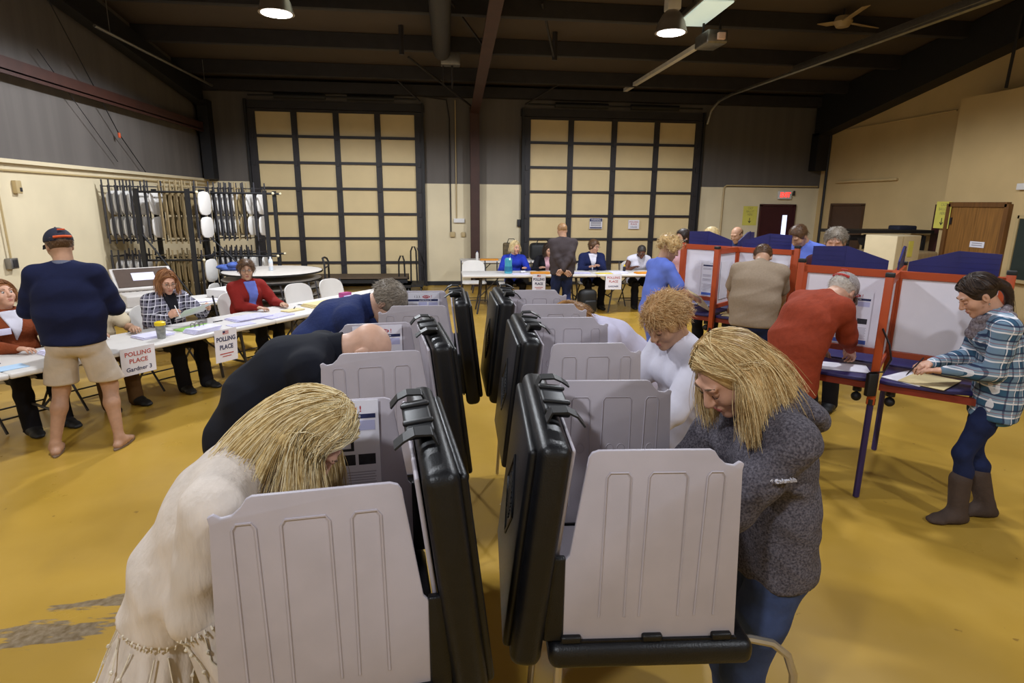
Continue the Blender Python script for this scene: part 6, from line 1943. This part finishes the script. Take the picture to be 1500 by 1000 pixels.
K3 = person((3.42, 3.12), 150, 'woman in a blue and white plaid shirt, grey scarf and boots',
    dict(s=.95, fem=True, lean=9, curve=14, neck=36, hp=36, hy=10, lids=True, bulk=.94,
         handL=(.31, .09, 1.0), handR=(.35, -.05, 1.01), elbL=(-.5, .25, -.9), elbR=(-.5, -.3, -.9), curlL=20, curlR=55,
         footL=(.10, .09, 0), footR=(-.10, -.09, 0), kneeL=(1, .05, 0), toeL=25, toeR=15, shoe='boot', shoem=m_suede,
         top=dict(name='plaid_shirt', mat=PLB, e=.018, es=.020, hem=.17, flare=.010, noise=.004), bottom=dict(mat=m_djean, name='jeans', e=.002, mode='slim')), 'near')
k = K3
tg = k['T'](-.105, 0, .030)
tl_ = [tg, tg + A3_(-.035, 0, .008), tg + A3_(-.085, -.01, -.03), tg + A3_(-.105, -.02, -.10), tg + A3_(-.11, -.02, -.18), tg + A3_(-.10, -.02, -.25)]
long_hair(k['root'], k, k['T'], H_DARK, 'near', n=1000, phi0=58, part_l=.0, thick=.020, gather=tg, tail=tl_, rs=.0012)
F = Field(.007)
for j, (rr, dz) in enumerate(((.080, .012), (.094, -.025), (.096, -.062))):
    pr = None
    for i in range(19):
        a = 2 * pi * i / 18
        p = k['N'] + .02 * k['dn'] + k['f3'] * (rr * cos(a) + .018) + k['ry'] * rr * sin(a) + k['d3'] * (dz - .050 * max(0, cos(a)) + .012 * sin(3 * a + j)) + k['f3'] * .02 * (j == 2) * max(0, cos(a))
        if pr is not None: F.cone(pr, p, .026, .026, .012)
        pr = p
np_mesh('scarf', [F.mesh(.003, 90)], m_scarf, k['root'])
MB().sphere(tuple(k['T'](.0, .088, -.045)), .006, nu=8, nv=6).build('earring', mat('silver_earring', '#c9c5c0', .2, .9), k['root'])
F = Field(.012); torso(F, k, .010, dict(fem=True, bulk=.94), hem=.20); F.cut(k['P'] - .05 * k['d1'], k['d1'], .004)
np_mesh('undershirt_hem', [F.mesh()], cloth('teal_blue_jersey', '#4a7290'), k['root'])

# --- people beyond the red booths
K = person((3.78, 5.28), 215, 'grey haired man in dark maroon behind the blue screen of the nearer red booth',
    dict(s=1.06, lean=8, curve=10, neck=20, hp=20, hy=15, bulk=1.1, handL=(.4, .2, .95), handR=(.4, -.2, .95),
         top=dict(name='jersey', mat=m_dkred, collar='crew'), bottom=dict(mat=m_blk)), 'far')
short_hair(K['root'], K, K['T'], H_GREY, 'mid', t=.010, n=900, tous=.5)
K = person((4.30, 6.55), 205, 'man in royal blue scrubs bending behind the farther red booth',
    dict(s=1.08, lean=9, curve=18, neck=45, hp=40, hy=0, bulk=1.1, handL=(.45, .2, .95), handR=(.45, -.2, .95), skin=SKIN2,
         top=dict(name='scrub_top', mat=m_scrub, e=.02, sleeve='short'), bottom=dict(mat=m_scrub)), 'far')
short_hair(K['root'], K, K['T'], H_BRN, 'far', t=.008, n=250)
K = person((4.62, 8.7), 200, 'bald man in a dark blue jacket before the yellow sign by the exit door',
    dict(s=.99, lean=8, curve=10, neck=25, hp=25, hy=10, bulk=1.15, skin=SKIN2, handL=(.35, .2, 1.0), handR=(.35, -.2, 1.0),
         top=dict(name='jacket', mat=cloth('dull_navy_jacket', '#2a3150'), e=.022, collar='stand'), bottom=dict(mat=m_blk)), 'far')
short_hair(K['root'], K, K['T'], H_BRN, 'far', t=.002, n=150, length=.012, crown=False)
K = person((3.46, 7.25), 225, 'blonde person mostly hidden behind the left blue screen of the farther red booth',
    dict(s=1.01, fem=True, lean=6, curve=10, neck=20, hp=25, handL=(.4, .2, .95), handR=(.4, -.2, .95),
         top=dict(name='top', mat=m_greyk), bottom=dict(mat=m_blk)), 'far')
short_hair(K['root'], K, K['T'], H_BLOND, 'far', t=.016, n=250, drop=.04)
K = person((3.42, 8.05), 200, 'person with dark hair and a pink top behind the nurse in blue',
    dict(s=.96, fem=True, lean=4, handL=(.2, .2, .95), handR=(.2, -.2, .95),
         top=dict(name='top', mat=m_pink, e=.018), bottom=dict(mat=m_blk)), 'far')
short_hair(K['root'], K, K['T'], H_DARK, 'far', t=.018, n=250, drop=.05)
KN = person((2.30, 6.18), 8, 'person in blue scrubs with curly blonde hair holding papers',
    dict(s=.97, fem=True, lean=8, curve=8, neck=22, hp=24, hy=-8, skin=SKIN2, lids=True, bulk=.95,
         handR=(.40, -.20, 1.0), handL=(.34, .14, .96), elbR=(-.3, -.6, -.8), elbL=(-.3, .5, -.8), pnR=(0, .7, -.5), curlR=50,
         top=dict(name='scrub_top', mat=m_scrub, e=.014, sleeve='short', hem=.10, flare=.006), bottom=dict(mat=m_scrub, name='scrub_trousers', e=.02)), 'mid')
k = KN
F = Field(.008); ps = []; rr = []; vals = []
for p, ph, th in cap_points(k, 60, 118, rad=(.108, .090, .102)):
    F.ell(k['T'](*(p * .97)), (.028, .028, .028), None, .012)
F.ell(k['T'](-.09, 0, .07), (.06, .065, .055), None, .02)
for p, ph, th in cap_points(k, 500, 118, rad=(.120, .100, .115)):
    o_ = RNG.normal(0, .022, (3, 3)); b_ = k['T'](*(p * .9))
    ps.append(smoothpath([b_, b_ + o_[0] + k['HM'] @ (unit(p) * .02), b_ + o_[1] + k['HM'] @ (unit(p) * .035), b_ + o_[2] * 1.4 + A3_(-.01, 0, -.02)], 8)); rr.append(.0022); vals.append(RNG.uniform(0, .75))
v_, f_ = F.mesh(.003, 80); sv, sf, sa = strand_mesh(ps, rr, vals)
np_mesh('hair', [(v_, f_), (sv, sf)], H_BLOND2, k['root'], np.concatenate([np.full(len(v_), .25), sa]))

# --- man in shorts at the left tables
K4 = person((-2.88, 4.86), 100, 'man in a navy pullover, khaki shorts, flip flops and a dark cap',
    dict(s=1.04, lean=3, curve=6, neck=8, hp=14, hy=38, skin=SKIN2, bulk=1.04, sw=.188, hip=.96,
         handL=(.30, .16, 1.16), handR=(.32, -.14, 1.12), elbL=(-.4, .7, -.8), elbR=(-.4, -.7, -.8), footL=(-.03, .24, 0), footR=(.0, -.20, 0), toeL=14, toeR=-10, shoe='flip', shoem=m_tan_sole,
         top=dict(name='pullover', mat=m_navyk, e=.022, es=.028, ec=.022, hem=.055, loose=.03, collar='stand', noise=.006, nscale=18, cmat=cloth('grey_blue_collar', '#6a6e80')), bottom=dict(mat=m_khaki, name='shorts', mode='short', e=.016)), 'near')
short_hair(K4['root'], K4, K4['T'], H_BRN, 'near', t=.005, length=.018, n=500)
base_cap(K4['root'], K4, mat('navy_cap_cloth', '#14172c', .85, bump=.2), mat('orange_cap_strap', '#c8501e', .8))

# --- seated poll workers at the left tables
def seated(which, n, label, sp, q='mid'):
    p = tpos(SEAT[which][0], n)
    sp.setdefault('hip', .53); sp['seat'] = True
    sp.setdefault('footL', (.42, .12, 0)); sp.setdefault('footR', (.40, -.12, 0)); sp.setdefault('px', -.04)
    return person((p.x, p.y), math.degrees(rz_t), label, sp, q)
K = seated('rust', 1.0, 'seated woman in a rust cardigan looking up at the man in shorts',
    dict(s=.95, fem=True, lean=3, curve=4, neck=2, hp=-16, hy=6, bulk=1.12, bust=1.2, handR=(.36, -.10, .755), handL=(.36, .22, .755), face=True,
         top=dict(name='cardigan', mat=m_rust, e=.020, hem=.06), bottom=dict(mat=m_blk)))
long_hair(K['root'], K, K['T'], H_RED, 'mid', n=500, phi0=66, part_l=.01, length=.10, back_len=.10, thick=.022, rs=.0018)
front_panel(K, 'white_undershirt', m_whitek, .022, .33)
MB().rbox(tuple(K['C'] + K['f3'] * .172 - K['ry'] * .09 + K['d3'] * .05), (.012, .085, .055), .003).build('name_tag', m_lilac, K['root'])
K = seated('cream', 1.05, 'seated person in a cream top and brown trousers hidden behind the man in shorts',
    dict(s=.96, lean=10, curve=6, hp=10, bulk=1.05, handL=(.36, .22, .755), handR=(.36, -.16, .755), skin=SKIN2,
         top=dict(name='shirt', mat=cloth('cream_shirt', '#c6b79c'), e=.02, hem=.06, sleeve='short'), bottom=dict(mat=m_brownp)))
short_hair(K['root'], K, K['T'], H_GREY, 'mid', t=.01, n=300)
KP = seated('plaid', .98, 'seated woman in black and white flannel and glasses reading a white paper',
    dict(s=.95, fem=True, lean=10, curve=10, neck=22, hp=18, hy=-12, bulk=1.18, bust=1.2, handR=(.40, -.20, .84), handL=(.42, .22, .86), curlR=60, curlL=60, pnR=(0, 1, 0), pnL=(0, -1, 0), face=True,
         top=dict(name='flannel_shirt', mat=PLK, e=.022, hem=.06), bottom=dict(mat=m_blk)))
long_hair(KP['root'], KP, KP['T'], H_RED, 'mid', n=500, phi0=66, part_l=.01, length=.14, back_len=.12, thick=.022, rs=.0018)
glasses(KP['root'], KP, m_goldf)
front_panel(KP, 'black_undershirt', m_blk, .035, .20)
KR = seated('red', 1.0, 'seated woman with glasses in a dark red cardigan behind the left tables',
    dict(s=.95, fem=True, lean=6, curve=6, neck=8, hp=2, hy=-34, bulk=1.08, bust=1.1, handR=(.38, -.16, .755), handL=(.40, .18, .755), face=True, skin=SKIN2, twist=-8,
         top=dict(name='cardigan', mat=m_redc, e=.022, hem=.06), bottom=dict(mat=m_blk)))
short_hair(KR['root'], KR, KR['T'], H_BRN, 'mid', t=.020, length=.05, n=700, tous=.6, drop=.05)
glasses(KR['root'], KR, m_frame)
front_panel(KR, 'blue_top', m_bluet, .052, .12)

# --- far tables
def far_seated(which, label, sp):
    sp.setdefault('hip', .53); sp['seat'] = True
    sp.setdefault('footL', (.40, .12, 0)); sp.setdefault('footR', (.38, -.12, 0)); sp.setdefault('handL', (.38, .18, .80)); sp.setdefault('handR', (.38, -.18, .80))
    return person((FSEAT[which], 11.42), -90, label, dict(sp, s=sp.get('s', .94), face=True), 'far')
K = far_seated('blue', 'blonde woman in a bright blue jacket seated at the left of the far tables', dict(fem=True, lean=6, hy=30, hp=5, top=dict(name='jacket', mat=m_blujk, hem=.05), bottom=dict(mat=m_blk)))
long_hair(K['root'], K, K['T'], H_BLOND, 'far', n=250, phi0=66, length=.10, back_len=.10, thick=.022, rs=.003)
K = far_seated('black', 'woman with dark hair in a black cardigan seated left of the standing man', dict(fem=True, lean=14, hy=10, hp=22, neck=25, top=dict(name='cardigan', mat=m_blk, hem=.05), bottom=dict(mat=m_blk)))
long_hair(K['root'], K, K['T'], H_DARK, 'far', n=250, phi0=62, length=.16, back_len=.14, thick=.022, rs=.003)
front_panel(K, 'pink_undershirt', m_pink, .040, .15)
K = far_seated('navy', 'seated woman with short brown hair and a navy blazer behind the far tables', dict(fem=True, s=1.0, lean=8, hy=35, hp=12, bulk=1.05, handL=(.42, .05, .84), handR=(.40, -.12, .82), top=dict(name='blazer', mat=cloth('navy_blazer', '#1a2145'), e=.02, hem=.05), bottom=dict(mat=m_blk)))
short_hair(K['root'], K, K['T'], H_BRN, 'far', t=.018, n=300, drop=.02)
glasses(K['root'], K, m_frame)
front_panel(K, 'white_blouse', m_whitek, .030, .28)
K = far_seated('white', 'seated person in a white sleeveless top writing at the far tables', dict(s=.96, fem=True, lean=20, hy=0, hp=35, neck=40, bulk=1.2, skin=SKIN3, armr=1.2, top=dict(name='sleeveless_top', mat=m_whitek, e=.02, hem=.05, sleeve='none'), bottom=dict(mat=m_blk)))
short_hair(K['root'], K, K['T'], hairmat('cropped_grey_black_hair', '#1a1614', '#3a332e', '#6a625a'), 'far', t=.004, n=200, length=.01)
K = person((2.0, 9.72), 88, 'standing man in a dark grey sweater with hands clasped behind his back',
    dict(s=.98, lean=4, curve=10, neck=14, hp=16, hy=8, skin=SKIN2, bulk=1.06, handL=(-.19, -.01, .90), handR=(-.21, .03, .92), elbL=(-.6, 1, .1), elbR=(-.6, -1, .1), hdL=(-.1, -.7, -.6), hdR=(-.1, .7, -.6), pnL=(-1, 0, 0), pnR=(-1, 0, 0), curlL=50, curlR=50,
         top=dict(name='sweater', mat=m_greyk, e=.018, hem=.08, collar='crew'), bottom=dict(mat=m_djean, name='jeans', e=.016)), 'mid')
short_hair(K['root'], K, K['T'], hairmat('cropped_sandy_hair', '#7a5a3c', '#a07a54', '#c09a70'), 'mid', t=.002, n=200, length=.008)

# ---------------------------------------------------------------- things in hands
def local(k, p): return k['root'].matrix_basis @ Vector(p)
def held(k, name, p, rot, w, h, m, label, cat, n=1):
    bpy.context.view_layer.update()
    e = empty(name, local(k, p), 0, label, cat)
    e.rotation_euler = (rot[0], rot[1], k['root'].rotation_euler.z + rot[2])
    for i in range(n): MB().box((.004 * i, .003 * i, -.0015 * i), (w, h, .0012)).build('sheet', m, e, smooth=0)
    return e
def pen_in(k, nm, label, m=m_ink):
    w = k['Wr' + nm]; fd = unit(k['Wr' + nm] - k['E' + nm])
    bpy.context.view_layer.update()
    c = w + fd * .125 + A3_(0, 0, -.012)
    e = empty('pen', local(k, c), k['root'].rotation_euler.z, label, 'pen')
    MB().cyl((.02, 0, -.045), (-.055, 0, .075), .0045, n=8).build('barrel', m, e)
    MB().cyl((.02, 0, -.045), (.026, 0, -.056), .004, .001, n=8).build('tip', m_galv, e)
for kk in (K1,): pass
held(KP, 'reading_sheet', (.49, .02, .865), (.12, -.55, 0), .22, .34, m_paper, 'white paper held up by the seated woman in flannel', 'paper', 2)
held(KN, 'form_folder', (.50, -.13, .965), (.5, .45, .2), .24, .32, m_manila, 'cream folder of forms held by the nurse in blue scrubs', 'folder', 3)
pen_in(K3, 'R', 'black pen in the hand of the woman in plaid at the red booth')
pen_in(KP, 'R', 'white pen in the hand of the seated woman in flannel', m_white_pl)
